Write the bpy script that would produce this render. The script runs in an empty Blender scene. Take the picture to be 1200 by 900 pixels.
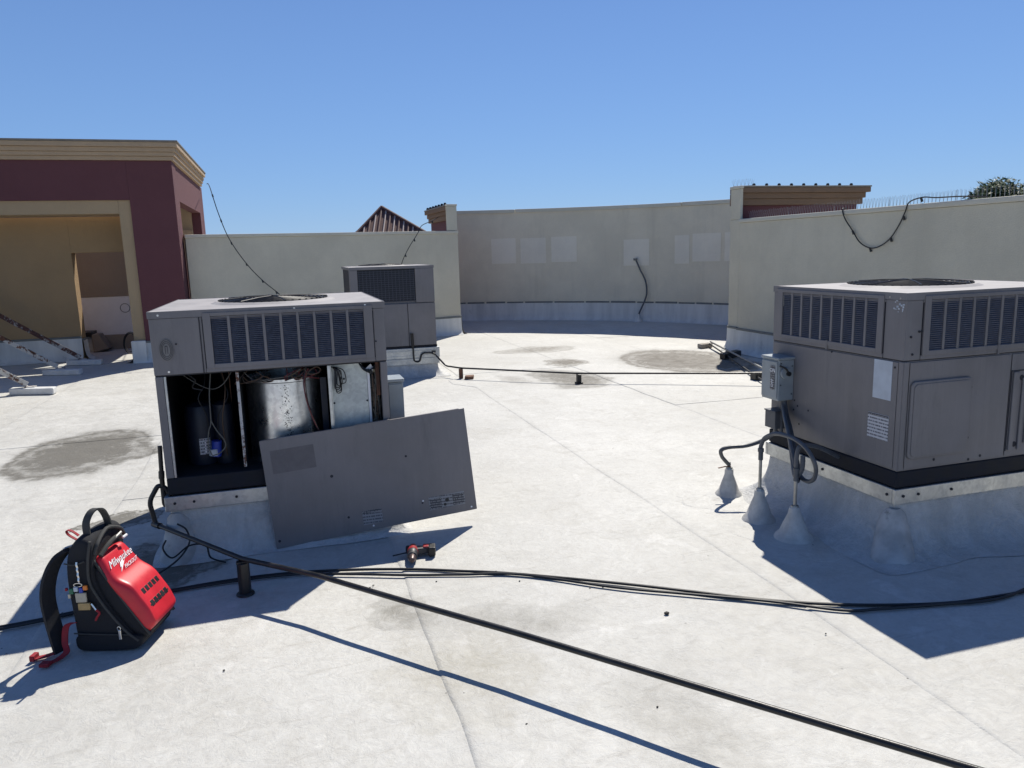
import bpy, bmesh, math, random
from mathutils import Vector, Matrix, noise
random.seed(7)
S = bpy.context.scene
COL = S.collection

# ------------------------------------------------------------------ camera
M = [[0.9560562510, -0.0778549946, 0.2826571137], [-0.2917906007, -0.1588159173, 0.9432050412], [-0.0285427792, -0.9842337643, -0.1745543076]]
cd = bpy.data.cameras.new('camera'); cam = bpy.data.objects.new('camera', cd); COL.objects.link(cam)
mw = Matrix.Identity(4)
for i in range(3):
    mw[i][0] = M[i][0]; mw[i][1] = -M[i][1]; mw[i][2] = -M[i][2]
mw[2][3] = 1.65
cam.matrix_world = mw
cd.sensor_width = 36; cd.lens = 36 * 876 / 1200; cd.clip_start = .05; cd.clip_end = 3000
S.camera = cam
# ------------------------------------------------------------------ world, sun, exposure
SUN_DIR = Vector((.473, .628, 1)).normalized()      # towards the sun
SUN_EL = math.asin(SUN_DIR.z); SUN_AZ = math.atan2(SUN_DIR.x, SUN_DIR.y)
w = bpy.data.worlds.new('World'); S.world = w; w.use_nodes = True
nt = w.node_tree; nt.nodes.clear()
sky = nt.nodes.new('ShaderNodeTexSky'); sky.sky_type = 'NISHITA'; sky.sun_disc = False
sky.sun_elevation = SUN_EL; sky.sun_rotation = SUN_AZ; sky.altitude = 100; sky.air_density = 1.0; sky.dust_density = 0.0; sky.ozone_density = 6.0
bg = nt.nodes.new('ShaderNodeBackground'); bg.inputs[1].default_value = .080
hsv = nt.nodes.new('ShaderNodeHueSaturation'); hsv.inputs['Hue'].default_value = .514; hsv.inputs['Saturation'].default_value = 1.1; hsv.inputs['Value'].default_value = 1.0
ow = nt.nodes.new('ShaderNodeOutputWorld')
nt.links.new(sky.outputs[0], hsv.inputs['Color']); 
tc = nt.nodes.new('ShaderNodeTexCoord'); sx_ = nt.nodes.new('ShaderNodeSeparateXYZ'); mr = nt.nodes.new('ShaderNodeMapRange'); mx = nt.nodes.new('ShaderNodeMix'); mx.data_type = 'RGBA'
nt.links.new(tc.outputs['Generated'], sx_.inputs[0]); nt.links.new(sx_.outputs[2], mr.inputs[0])
for i_, v_ in enumerate((0.0, .55, .70, .10)): mr.inputs[i_ + 1].default_value = v_
mx.inputs[7].default_value = (2.5, 4.85, 9.2, 1)      # an even clear-air blue, strongest low down
nt.links.new(mr.outputs[0], mx.inputs[0]); nt.links.new(hsv.outputs[0], mx.inputs[6]); nt.links.new(mx.outputs[2], bg.inputs[0]); nt.links.new(bg.outputs[0], ow.inputs[0])
sl = bpy.data.lights.new('sun', 'SUN'); sl.energy = 5.0; sl.angle = math.radians(.53); sl.color = (1, .95, .86)
so = bpy.data.objects.new('sun', sl); COL.objects.link(so)
so.rotation_euler = SUN_DIR.to_track_quat('Z', 'Y').to_euler(); so.location = (4, 6, 12)
S.view_settings.view_transform = 'Standard'; S.view_settings.look = 'None'
S.view_settings.exposure = .17; S.view_settings.gamma = 1; S.view_settings.use_curve_mapping = False

# ------------------------------------------------------------------ materials
class NG:
    def __init__(s, name):
        s.m = bpy.data.materials.new(name); s.m.use_nodes = True; s.t = s.m.node_tree; s.t.nodes.clear()
        s.b = s.n('ShaderNodeBsdfPrincipled'); o = s.n('ShaderNodeOutputMaterial'); s.l(s.b.outputs[0], o.inputs[0])
        s.co = s.n('ShaderNodeNewGeometry').outputs['Position']
    def n(s, t): return s.t.nodes.new(t)
    def l(s, a, b): s.t.links.new(a, b)
    def put(s, inp, v):
        if hasattr(v, 'links') or isinstance(v, bpy.types.NodeSocket): s.l(v, inp)
        else: inp.default_value = v
    def noise(s, scale, detail=6, rough=.55, vec=None, out=0, dist=0):
        n = s.n('ShaderNodeTexNoise'); n.inputs['Scale'].default_value = scale; n.inputs['Detail'].default_value = detail
        n.inputs['Roughness'].default_value = rough; n.inputs['Distortion'].default_value = dist
        s.l(vec if vec is not None else s.co, n.inputs['Vector']); return n.outputs[out]
    def ramp(s, v, a, b, lo=0., hi=1., smooth=True):
        n = s.n('ShaderNodeMapRange'); n.clamp = True
        if smooth: n.interpolation_type = 'SMOOTHSTEP'
        s.l(v, n.inputs[0])
        for i, k in enumerate((a, b, lo, hi)): n.inputs[i + 1].default_value = k
        return n.outputs[0]
    def math(s, op, a, b=0., c=0.):
        n = s.n('ShaderNodeMath'); n.operation = op
        s.put(n.inputs[0], a); s.put(n.inputs[1], b); s.put(n.inputs[2], c); return n.outputs[0]
    def vm(s, op, a, b):
        n = s.n('ShaderNodeVectorMath'); n.operation = op; s.put(n.inputs[0], a); s.put(n.inputs[1], b)
        return n.outputs['Value'] if op in ('LENGTH', 'DISTANCE', 'DOT_PRODUCT') else n.outputs[0]
    def mix(s, f, a, b):
        n = s.n('ShaderNodeMix'); n.data_type = 'RGBA'
        s.put(n.inputs[0], f)
        for i, v in ((6, a), (7, b)):
            if isinstance(v, (tuple, list)): n.inputs[i].default_value = (*v[:3], 1)
            else: s.l(v, n.inputs[i])
        return n.outputs[2]
    def sep(s, v=None):
        n = s.n('ShaderNodeSeparateXYZ'); s.l(v if v is not None else s.co, n.inputs[0]); return n.outputs
    def scalev(s, v, sc):
        n = s.n('ShaderNodeMapping'); n.inputs['Scale'].default_value = sc; s.l(v, n.inputs[0]); return n.outputs[0]
    def bump(s, h, strength=.3, dist=.01):
        n = s.n('ShaderNodeBump'); n.inputs['Strength'].default_value = strength; n.inputs['Distance'].default_value = dist
        s.l(h, n.inputs['Height']); s.l(n.outputs[0], s.b.inputs['Normal'])
    def color(s, v):
        i = s.b.inputs['Base Color']
        if isinstance(v, (tuple, list)): i.default_value = (*v[:3], 1)
        else: s.l(v, i)
    def rm(s, r, m=0.):
        s.put(s.b.inputs['Roughness'], r); s.put(s.b.inputs['Metallic'], m)

def simple(name, c, rough=.6, metal=0., var=.15, scale=8, bump=0., bscale=60, dirt=None, streak=False):
    g = NG(name)
    v = g.scalev(g.co, (1, 1, .12)) if streak else None
    n = g.ramp(g.noise(scale, 8, .6, v), .3, .7)
    c2 = tuple(x * (1 - var) for x in c); c3 = tuple(min(1, x * (1 + var)) for x in c)
    col = g.mix(n, c2, c3)
    if dirt:
        d = g.ramp(g.noise(dirt[1], 8, .7), dirt[2], dirt[2] + .12)
        col = g.mix(g.math('MULTIPLY', d, dirt[3]), col, dirt[0])
    g.color(col); g.rm(g.math('MULTIPLY_ADD', n, .12, rough - .06), metal)
    if bump: g.bump(g.noise(bscale, 4, .6), bump, .004)
    return g.m

def roof_mat():
    g = NG('white_roof_coating')
    warp = g.noise(1.3, 5, .6, None, 1)
    warp2 = g.noise(9, 6, .7, None, 1); wv = g.vm('ADD', g.co, g.vm('MULTIPLY', g.vm('SUBTRACT', warp, (.5, .5, .5)), (.8, .8, 0))); wv = g.vm('ADD', wv, g.vm('MULTIPLY', g.vm('SUBTRACT', warp2, (.5, .5, .5)), (.22, .22, 0)))
    big = g.ramp(g.noise(.55, 6, .62), .32, .7)
    med = g.ramp(g.noise(4.5, 10, .72, None, 0, 1.2), .3, .72)
    swirl = g.ramp(g.noise(11, 9, .75, None, 0, 2.2), .35, .68)
    fine = g.ramp(g.noise(70, 6, .7), .3, .7)
    col = g.mix(big, (.47, .462, .42), (.62, .612, .565))
    col = g.mix(g.math('MULTIPLY', med, .5), col, (.66, .652, .61))
    col = g.mix(g.math('MULTIPLY', swirl, .38), col, (.37, .35, .31))
    col = g.mix(g.math('MULTIPLY', fine, .16), col, (.42, .41, .39))
    # long scuffs and drag marks
    sc = g.noise(3.0, 9, .8, g.scalev(g.co, (1.0, 4.5, 1)), 0, .6)
    col = g.mix(g.ramp(sc, .54, .68, 0, .5), col, (.33, .31, .27))
    blot = g.ramp(g.noise(1.9, 9, .78, None, 0, .9), .50, .66); col = g.mix(g.math('MULTIPLY', blot, .34), col, (.36, .34, .29))
    lite = g.ramp(g.noise(2.7, 8, .7, g.vm('ADD', g.co, (5, 3, 0)), 0, 1.4), .58, .66); col = g.mix(g.math('MULTIPLY', lite, .28), col, (.74, .73, .69))
    scr = g.ramp(g.math('ABSOLUTE', g.math('SUBTRACT', g.noise(2.1, 10, .75, g.scalev(g.co, (3.2, 1, 1)), 0, 2.5), .5)), 0, .006, 1, 0); col = g.mix(g.math('MULTIPLY', scr, .30), col, (.30, .28, .25))
    X, Y, Z = g.sep()
    wx, wy, wz = g.sep(wv)
    # dirt that gathers along each lap of the membrane
    sx = g.math('ADD', X, g.math('MULTIPLY', g.math('SUBTRACT', g.noise(1.2, 3), .5), .05))
    fr = g.math('FRACT', g.math('DIVIDE', g.math('SUBTRACT', sx, .485), 1.69))
    dd = g.math('MINIMUM', fr, g.math('SUBTRACT', 1, fr))
    seam = g.math('MULTIPLY', g.ramp(dd, 0, .035, 1, 0), g.ramp(g.noise(2.2, 6, .7), .42, .66, 0, .38))
    col = g.mix(seam, col, (.36, .35, .32))
    # dried puddles: an outline with a dark rim and a rippled inside
    def stain(cx, cy, rx, ry, dark, c, seed, rim=.5):
        n = g.n('ShaderNodeMapping'); g.l(wv, n.inputs[0])
        n.inputs['Location'].default_value = (-cx / rx, -cy / ry, 0); n.inputs['Scale'].default_value = (1 / rx, 1 / ry, 0)
        d = g.vm('LENGTH', n.outputs[0], (0, 0, 0))
        body = g.ramp(d, .25, 1.15, 1, 0)
        r = g.ramp(g.math('ABSOLUTE', g.math('SUBTRACT', d, .84)), 0, .13, 1, 0)
        k = g.math('ADD', g.math('MULTIPLY', body, g.ramp(g.noise(7 + seed, 10, .8, None, 0, .8), .34, .60, .48, 1)), g.math('MULTIPLY', r, rim))
        return g.math('MULTIPLY', g.math('MINIMUM', k, 1), dark), c
    for a in ((-1.80, 7.25, .68, .92, .95, (.24, .23, .20), 0, .3),
              (5.55, 9.65, .95, 1.35, .95, (.22, .19, .15), 2, .3),
              (3.45, 9.0, .45, .85, .8, (.28, .26, .22), 3, .2),
              (3.9, 10.3, .34, .45, .75, (.30, .27, .22), 4, .3),
              (4.0, 11.9, .8, .4, .5, (.35, .32, .27), 5, .3),
              (.40, 3.30, .20, .26, .42, (.33, .32, .28), 4, .2),
              (.85, 3.05, .55, .22, .30, (.42, .41, .37), 5, .1),
              (-1.12, 5.15, .20, .16, .8, (.27, .26, .23), 6, .5),
              (-.75, 4.25, .34, .40, .9, (.24, .22, .18), 7, .3),
              (.55, 2.65, .40, .30, .25, (.60, .55, .38), 8, .2),
              (1.25, 2.2, .25, .35, .25, (.46, .45, .40), 9, .1),
              (2.75, 9.2, .18, .5, .3, (.3, .27, .22), 9, .3),
              (1.45, 1.55, .35, .2, .22, (.6, .56, .42), 2, .2)):
        f, c = stain(*a); col = g.mix(g.math('MINIMUM', g.math('MULTIPLY', f, 1.65), .9), col, (c[0] * .42, c[1] * .40, c[2] * .36))
    # foot grime and specks
    sp = g.n('ShaderNodeTexVoronoi'); sp.inputs['Scale'].default_value = 9; g.l(g.co, sp.inputs['Vector'])
    col = g.mix(g.math('MULTIPLY', g.ramp(sp.outputs['Distance'], .03, .06, 1, 0), g.ramp(g.noise(1.7, 3), .52, .6)), col, (.12, .11, .1))
    g.color(col); g.rm(g.ramp(med, 0, 1, .55, .8))
    h = g.math('ADD', g.math('MULTIPLY', g.noise(14, 8, .7, None, 0, 1), 1.0), g.math('MULTIPLY', g.noise(120, 4, .7), .25))
    h = g.math('ADD', h, g.math('MULTIPLY', g.noise(3, 4, .6), 1.5))
    g.bump(h, .55, .012)
    return g.m

def membrane_mat():
    g = NG('grey_curb_membrane')
    v = g.scalev(g.co, (1, 1, .35))
    a = g.ramp(g.noise(5, 9, .7, v, 0, 1.0), .3, .7); b = g.ramp(g.noise(26, 6, .7), .3, .7)
    col = g.mix(a, (.47, .465, .44), (.62, .615, .59)); col = g.mix(g.math('MULTIPLY', b, .3), col, (.34, .34, .32))
    g.color(col); g.rm(.7); 
    cr = g.math('ABSOLUTE', g.math('SUBTRACT', g.noise(2.2, 2, .5, g.scalev(g.co, (1, 1, .5)), 0, .5), .5))
    dk = g.ramp(g.noise(3.5, 7, .7, g.scalev(g.co, (1, 1, .5))), .55, .75, 0, .35); g.color(g.mix(dk, col, (.26, .26, .25)))
    g.bump(g.math('ADD', g.math('ADD', g.noise(9, 7, .7, None, 0, .8), g.math('MULTIPLY', g.ramp(cr, 0, .12), .22)), g.math('MULTIPLY', g.noise(60, 4), .3)), .75, .025)
    return g.m

def galv_mat(name='galvanized_steel', base=(.55, .57, .57), rough=.42, metal=.85):
    g = NG(name)
    vo = g.n('ShaderNodeTexVoronoi'); vo.inputs['Scale'].default_value = 55; g.l(g.co, vo.inputs['Vector'])
    sp = g.ramp(vo.outputs['Color'], .2, .8)
    a = g.ramp(g.noise(6, 8, .7), .3, .7)
    col = g.mix(sp, tuple(x * .86 for x in base), base); col = g.mix(g.math('MULTIPLY', a, .35), col, (.34, .34, .32))
    st = g.ramp(g.noise(9, 8, .75, g.scalev(g.co, (1, 1, .15))), .60, .72)
    col = g.mix(g.math('MULTIPLY', st, .5), col, (.16, .15, .13))
    g.color(col); g.rm(g.math('MULTIPLY_ADD', a, .2, rough - .1), metal); return g.m

def stucco(name, c, var=.08, bscale=90, blotch=.15):
    g = NG(name)
    a = g.ramp(g.noise(1.1, 7, .65), .3, .7); b = g.ramp(g.noise(bscale, 5, .7), .3, .7)
    col = g.mix(a, tuple(x * (1 - var) for x in c), tuple(x * (1 + var) for x in c))
    col = g.mix(g.math('MULTIPLY', b, .22), col, tuple(x * .6 for x in c))
    st = g.ramp(g.noise(2.5, 8, .7, g.scalev(g.co, (1, 1, .1))), .5, .75)
    col = g.mix(g.math('MULTIPLY', st, blotch), col, tuple(x * .5 for x in c))
    g.color(col); g.rm(.9); g.bump(g.math('ADD', g.noise(bscale, 5, .75), g.math('MULTIPLY', g.noise(9, 5), .8)), .7, .012); return g.m

def sticker(name, paper, ink, sx=90, sz=130, head=None):
    g = NG(name)
    X, Y, Z = g.sep()
    h = g.math('ADD', X, Y)
    lines = g.ramp(g.math('SINE', g.math('MULTIPLY', Z, sz * 6.28)), .0, .3)
    n = g.n('ShaderNodeCombineXYZ'); g.l(g.math('MULTIPLY', h, sx * 2.4), n.inputs[0]); g.l(g.math('ROUND', g.math('MULTIPLY', Z, sz)), n.inputs[1])
    t = g.ramp(g.noise(1.0, 2, .5, n.outputs[0]), .42, .50)
    col = g.mix(g.math('MULTIPLY', lines, t), paper, ink); col = g.mix(g.math('MULTIPLY', g.ramp(g.noise(30, 5), .5, .8), .3), col, (.3, .3, .3))
    g.color(col); g.rm(.55); return g.m

def cab_mat():
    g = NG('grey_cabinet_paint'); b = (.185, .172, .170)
    big = g.ramp(g.noise(1.6, 5, .6), .3, .7); col = g.mix(big, tuple(x * .86 for x in b), tuple(x * 1.13 for x in b))
    st = g.ramp(g.noise(9, 8, .8, g.scalev(g.co, (1, 1, .05))), .46, .72); col = g.mix(g.math('MULTIPLY', st, .30), col, (.26, .245, .235))
    s2 = g.ramp(g.noise(5, 8, .8, g.scalev(g.co, (1, 1, .16))), .52, .75); col = g.mix(g.math('MULTIPLY', s2, .45), col, (.085, .080, .082))
    sp = g.ramp(g.noise(55, 6, .7), .62, .72); col = g.mix(g.math('MULTIPLY', sp, .35), col, (.30, .28, .25))
    sc = g.ramp(g.noise(5, 9, .8, g.scalev(g.co, (1, 1, 5)), 0, .8), .66, .73); col = g.mix(g.math('MULTIPLY', sc, .5), col, (.34, .32, .30))
    g.color(col); g.rm(g.math('MULTIPLY_ADD', big, .15, .42)); g.bump(g.math('ADD', g.math('MULTIPLY', g.noise(2.2, 2), 3.0), g.math('MULTIPLY', g.noise(220, 3), .06)), .35, .012); return g.m
GREY = (.180, .168, .168)
MT = dict(patchm=simple('grey_patch_membrane', (.45, .44, .415), .75, 0, .2, 9, .8, 18, ((.16, .15, .13), 11, .60, .7)), 
    roof=roof_mat(), membrane=membrane_mat(), galv=galv_mat(), drum=galv_mat('bright_galvanized', (.86, .88, .88), .34, 1.0),
    cab=cab_mat(),
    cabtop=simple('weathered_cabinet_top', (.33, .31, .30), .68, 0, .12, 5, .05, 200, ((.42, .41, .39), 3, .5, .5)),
    seam=simple('dark_seam', (.02, .02, .025), .7), coil=simple('dark_coil', (.018, .020, .028), .6, .1, .3, 90),
    slat=simple('louver_blue_grey', (.085, .092, .118), .45, 0, .2, 40),
    rail=simple('black_base_rail', (.008, .009, .014), .8, 0, .4, 12),
    inner=simple('dark_interior_shade', (.006, .007, .010), .8, 0, .3, 8),  # cabinet interior shade put into a near-black colour
    black=simple('black_rubber', (.012, .012, .013), .45, 0, .3, 30), pipe=simple('black_pipe_paint', (.022, .021, .021), .38, .2, .3, 14, .1, 200, ((.09, .06, .04), 20, .66, .5)),
    box=simple('light_grey_enamel', (.28, .31, .32), .4, 0, .1, 8, 0, 60, ((.16, .16, .16), 14, .64, .5)),
    flex=simple('grey_flex_conduit', (.085, .090, .098), .5, 0, .15, 20), steel=simple('dull_steel_pipe', (.36, .35, .32), .4, .6, .2, 20),
    cone=simple('grey_flashing_coating', (.52, .51, .475), .8, 0, .16, 14, .5, 60, ((.25, .24, .2), 18, .6, .5)),
    stucco=stucco('beige_stucco', (.66, .61, .47)), stuccoc=stucco('beige_stucco_shade_lift', (.77, .70, .53), .07, 90, .22), stuccop=stucco('pale_patched_stucco', (.85, .79, .64), .06, 120, .1), coping=stucco('pale_coping_stucco', (.66, .62, .50), .05),  # stuccoc: the same stucco, painted lighter and warmer to offset the blue shade
    red=simple('red_plastic', (.60, .018, .032), .42, 0, .12, 9, .05, 400, ((.75, .25, .25), 25, .66, .4)),
    maroon=stucco('maroon_stucco', (.135, .050, .056), .06, 90, .1), tan=stucco('tan_stucco', (.40, .27, .14), .06, 80, .12), tan2=stucco('tan_frame_stucco', (.45, .33, .195), .05),
    cornice=stucco('tan_cornice', (.47, .345, .22), .05, 60, .2), ccap=simple('grey_cornice_cap', (.2, .18, .15), .6), cbrown=stucco('brown_cornice', (.215, .14, .088), .08),
    flash=simple('white_wall_flashing', (.66, .65, .60), .75, 0, .12, 5, .4, 14, ((.28, .28, .27), 4, .6, .45), True), term=simple('grey_termination_bar', (.16, .17, .16), .6),
    fabric=simple('black_fabric', (.011, .012, .016), .85, 0, .3, 60, .5, 700), webbing=simple('grey_webbing', (.045, .045, .043), .8, 0, .2, 80), redweb=simple('dark_red_webbing', (.27, .012, .022), .75, 0, .2, 50),
    white=simple('white_paint', (.80, .80, .80), .5, 0, .03), plate=simple('white_print', (.85, .85, .85), .5, 0, .02), brass=simple('brass_tan', (.38, .27, .12), .5, .2, .2, 30), tancard=simple('tan_tag', (.42, .38, .30), .6, 0, .1, 30),
    chrome=simple('chrome', (.7, .7, .7), .25, 1.0, .05), green=simple('green_plastic', (.02, .13, .07), .5), orange=simple('orange_plastic', (.7, .2, .03), .5), blue=simple('blue_plastic', (.02, .05, .35), .45),
    comp=simple('navy_compressor_paint', (.009, .013, .026), .5, 0, .2, 10), boardm=simple('dark_control_board', (.05, .045, .03), .6, 0, .7, 60), cream=simple('cream_relay', (.45, .40, .28), .6, 0, .4, 50),
    whitepan=galv_mat('pale_sheet_metal', (.62, .66, .63), .5, .35), wire=simple('brown_wire', (.10, .06, .035), .5), wireg=simple('grey_wire', (.12, .115, .10), .5), wirer=simple('dark_red_wire', (.13, .02, .02), .5),
    wood=simple('brown_wood_block', (.17, .085, .05), .8, 0, .3, 15), dirtyblock=simple('weathered_block', (.26, .235, .2), .8, 0, .25, 12),
    pad=simple('white_coated_pad', (.62, .62, .60), .75, 0, .1, 9), rustw=None, tile=simple('brown_roof_tile', (.13, .06, .048), .7, 0, .25, 6), tilepale=simple('pale_tile_edge', (.48, .38, .33), .7, 0, .15, 6),
    ground=simple('far_ground', (.2, .19, .16), .9, 0, .3, .05), trunk=simple('bark', (.10, .075, .05), .9, 0, .3, 9), spike=simple('spike_wire', (.30, .30, .30), .4, .6), greyroom=stucco('grey_brown_stucco_and_shade', (.33, .27, .21), .05),
    rustpost=simple('rust_post', (.13, .06, .035), .8, 0, .4, 20), st1=sticker('white_label_print', (.55, .55, .56), (.10, .10, .12), 60, 55), st2=sticker('grey_label_print', (.26, .27, .28), (.09, .09, .10), 60, 55),
    st3=sticker('dark_label_print', (.05, .05, .06), (.24, .24, .24), 60, 70), paper=simple('blank_pale_label', (.50, .54, .58), .5, 0, .08, 12), ghost=simple('faded_label_patch', (.135, .124, .124), .6, 0, .12, 20), logo=simple('grey_badge', (.20, .19, .18), .5), logod=simple('badge_lines', (.07, .065, .065), .5),
    drillchuck=simple('brown_grey_chuck', (.12, .085, .08), .4, .5, .3, 30), drill=simple('drill_red', (.36, .02, .025), .4, 0, .15, 20), darkgrey=simple('dark_grey_plastic', (.05, .048, .05), .5), debris=simple('debris', (.03, .028, .025), .9), cable=simple('black_cable', (.010, .010, .011), .4))
g = NG('rusty_white_paint'); r_ = g.ramp(g.noise(9, 9, .75), .50, .56)
g.color(g.mix(r_, (.50, .49, .46), g.mix(g.ramp(g.noise(30, 5), .3, .7), (.05, .022, .014), (.16, .06, .03)))); g.rm(.75); g.bump(r_, .4, .004); MT['rustw'] = g.m
g = NG('more_rusty_paint'); r_ = g.ramp(g.noise(7, 9, .75), .42, .50)
g.color(g.mix(r_, (.42, .40, .37), g.mix(g.ramp(g.noise(30, 5), .3, .7), (.05, .022, .018), (.13, .05, .035)))); g.rm(.75); g.bump(r_, .4, .004); MT['rustw2'] = g.m
def leafm(n, c):
    g = NG(n); g.color(g.mix(g.noise(1.2, 4), tuple(x * .6 for x in c), tuple(x * 1.5 for x in c))); g.rm(.5)
    try: g.b.inputs['Transmission Weight'].default_value = 0
    except Exception: pass
    return g.m
MT['leaf'] = leafm('leaf_green', (.045, .085, .022))

# ------------------------------------------------------------------ builders
OFF = {}
def tag(o, label=None, cat=None, group=None, kind=None):
    if label: o['label'] = label
    if cat: o['category'] = cat
    if group: o['group'] = group
    if kind: o['kind'] = kind
    return o
def thing(name, label, cat, loc, group=None):
    o = bpy.data.objects.new(name, None); COL.objects.link(o); o.location = loc; o.empty_display_size = .1
    OFF[o] = Vector(loc); return tag(o, label, cat, group)
class MB:
    def __init__(s): s.v = []; s.f = []; s.mi = []; s.cur = 0
    def add(s, vs, fs):
        k = len(s.v); s.v += [tuple(v) for v in vs]; s.f += [tuple(i + k for i in f) for f in fs]; s.mi += [s.cur] * len(fs); return s
    def box(s, a, b, T=None):
        x0, y0, z0 = a; x1, y1, z1 = b
        vs = [(x0, y0, z0), (x1, y0, z0), (x1, y1, z0), (x0, y1, z0), (x0, y0, z1), (x1, y0, z1), (x1, y1, z1), (x0, y1, z1)]
        if T: vs = [T(*v) for v in vs]
        return s.add(vs, [(0, 3, 2, 1), (4, 5, 6, 7), (0, 1, 5, 4), (1, 2, 6, 5), (2, 3, 7, 6), (3, 0, 4, 7)])
    def tube(s, pts, r, n=10, caps=True, flat=None):
        pts = [Vector(p) for p in pts]; rings = []; N = None
        for i, p in enumerate(pts):
            d = (pts[min(i + 1, len(pts) - 1)] - pts[max(i - 1, 0)]).normalized()
            if N is None: N = d.cross(Vector((0, 0, 1)) if abs(d.z) < .9 else Vector((1, 0, 0))).normalized()
            else: N = (N - d * N.dot(d)).normalized()
            B = d.cross(N); rr = r[i] if isinstance(r, (list, tuple)) else r
            rings.append([p + (N * math.cos(2 * math.pi * k / n) + B * math.sin(2 * math.pi * k / n)) * rr for k in range(n)])
        k0 = [v for R in rings for v in R]; fs = []
        for i in range(len(rings) - 1):
            for k in range(n): fs.append((i * n + k, i * n + (k + 1) % n, (i + 1) * n + (k + 1) % n, (i + 1) * n + k))
        if caps: fs.append(tuple(range(n))[::-1]); fs.append(tuple((len(rings) - 1) * n + k for k in range(n)))
        return s.add(k0, fs)
    def lathe(s, c, prof, n=24, axis='z', caps=True):
        vs = []; fs = []
        for r, h in prof:
            for k in range(n):
                a = 2 * math.pi * k / n
                vs.append((c[0] + r * math.cos(a), c[1] + r * math.sin(a), c[2] + h))
        for i in range(len(prof) - 1):
            for k in range(n): fs.append((i * n + k, i * n + (k + 1) % n, (i + 1) * n + (k + 1) % n, (i + 1) * n + k))
        if caps: fs.append(tuple(range(n))[::-1]); fs.append(tuple((len(prof) - 1) * n + k for k in range(n)))
        return s.add(vs, fs)
    def ribbon(s, pts, wv, t):
        """flat strap: centre points, width vectors, thickness along the cross direction"""
        vs = []; fs = []; P = [Vector(p) for p in pts]
        for i, p in enumerate(P):
            d = (P[min(i + 1, len(P) - 1)] - P[max(i - 1, 0)]).normalized(); W = Vector(wv[i] if isinstance(wv, list) else wv)
            Nn = d.cross(W).normalized() * t
            vs += [p - W / 2 - Nn / 2, p + W / 2 - Nn / 2, p + W / 2 + Nn / 2, p - W / 2 + Nn / 2]
        for i in range(len(P) - 1):
            for k in range(4): fs.append((i * 4 + k, i * 4 + (k + 1) % 4, i * 4 + 4 + (k + 1) % 4, i * 4 + 4 + k))
        fs += [(3, 2, 1, 0), tuple(len(P) * 4 - 4 + k for k in range(4))]
        return s.add(vs, fs)
    def prism(s, poly, T, h0, h1):
        n = len(poly); vs = [T(a, b, h0) for a, b in poly] + [T(a, b, h1) for a, b in poly]
        return s.add(vs, [tuple(range(n))[::-1], tuple(range(n, 2 * n))] + [(k, (k + 1) % n, n + (k + 1) % n, n + k) for k in range(n)])
    def build(s, name, mat, parent=None, bevel=0, smooth=False, seg=2, label=None, kind=None, sub=0):
        off = OFF.get(parent, Vector((0, 0, 0))) if parent else Vector((0, 0, 0))
        if parent is None and s.v:
            xs = [v[0] for v in s.v]; ys = [v[1] for v in s.v]; off = Vector(((min(xs) + max(xs)) / 2, (min(ys) + max(ys)) / 2, min(v[2] for v in s.v)))
        me = bpy.data.meshes.new(name); me.from_pydata([tuple(Vector(v) - off) for v in s.v], [], s.f)
        mats = mat if isinstance(mat, (list, tuple)) else [mat]
        for m in mats: me.materials.append(m)
        if len(mats) > 1:
            for p, i in zip(me.polygons, s.mi): p.material_index = i
        bm = bmesh.new(); bm.from_mesh(me); bmesh.ops.recalc_face_normals(bm, faces=bm.faces); bm.to_mesh(me); bm.free()
        o = bpy.data.objects.new(name, me); COL.objects.link(o)
        if parent: o.parent = parent; OFF[o] = off
        else: o.location = off; OFF[o] = off
        if smooth:
            for p in me.polygons: p.use_smooth = True
            me.set_sharp_from_angle(angle=math.radians(38))
        if bevel:
            b = o.modifiers.new('bevel', 'BEVEL'); b.width = bevel; b.segments = seg; b.limit_method = 'ANGLE'; b.angle_limit = math.radians(40)
        if sub:
            b = o.modifiers.new('sub', 'SUBSURF'); b.levels = sub; b.render_levels = sub
        if label: o['label'] = label
        if kind: o['kind'] = kind
        return o
def copy_part(o, parent, dv=(0, 0, 0)):
    c = o.copy(); COL.objects.link(c); c.parent = parent; c.location = Vector(o.location) + Vector(dv); return c
def curve(pts, n=8):
    P = [Vector(p) for p in pts]; out = []
    for i in range(len(P) - 1):
        a = P[max(i - 1, 0)]; b = P[i]; c = P[i + 1]; d = P[min(i + 2, len(P) - 1)]
        for k in range(n):
            t = k / n; out.append(.5 * ((2 * b) + (c - a) * t + (2 * a - 5 * b + 4 * c - d) * t * t + (3 * b - a - 3 * c + d) * t ** 3))
    out.append(P[-1]); return out
def fbm(x, y, z=0.): return noise.fractal(Vector((x, y, z)), 1.0, 2.0, 4)
CC = (.866, 9.095); CR = 8.56
def smooth(a, b, x): t = max(0, min(1, (x - a) / (b - a))); return t * t * (3 - 2 * t)
def hz(x, y):
    """height of the roof deck: low swells, and the taper that rises to the curved wall"""
    h = .006 * fbm(x * .9, y * .9, 3)
    dx, dy = x - CC[0], y - CC[1]; r = math.hypot(dx, dy); a = math.degrees(math.atan2(dy, dx))
    h += .085 * smooth(6.8, 8.1, r) * smooth(12, 22, a) * (1 - smooth(78, 86, a))
    return h

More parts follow.
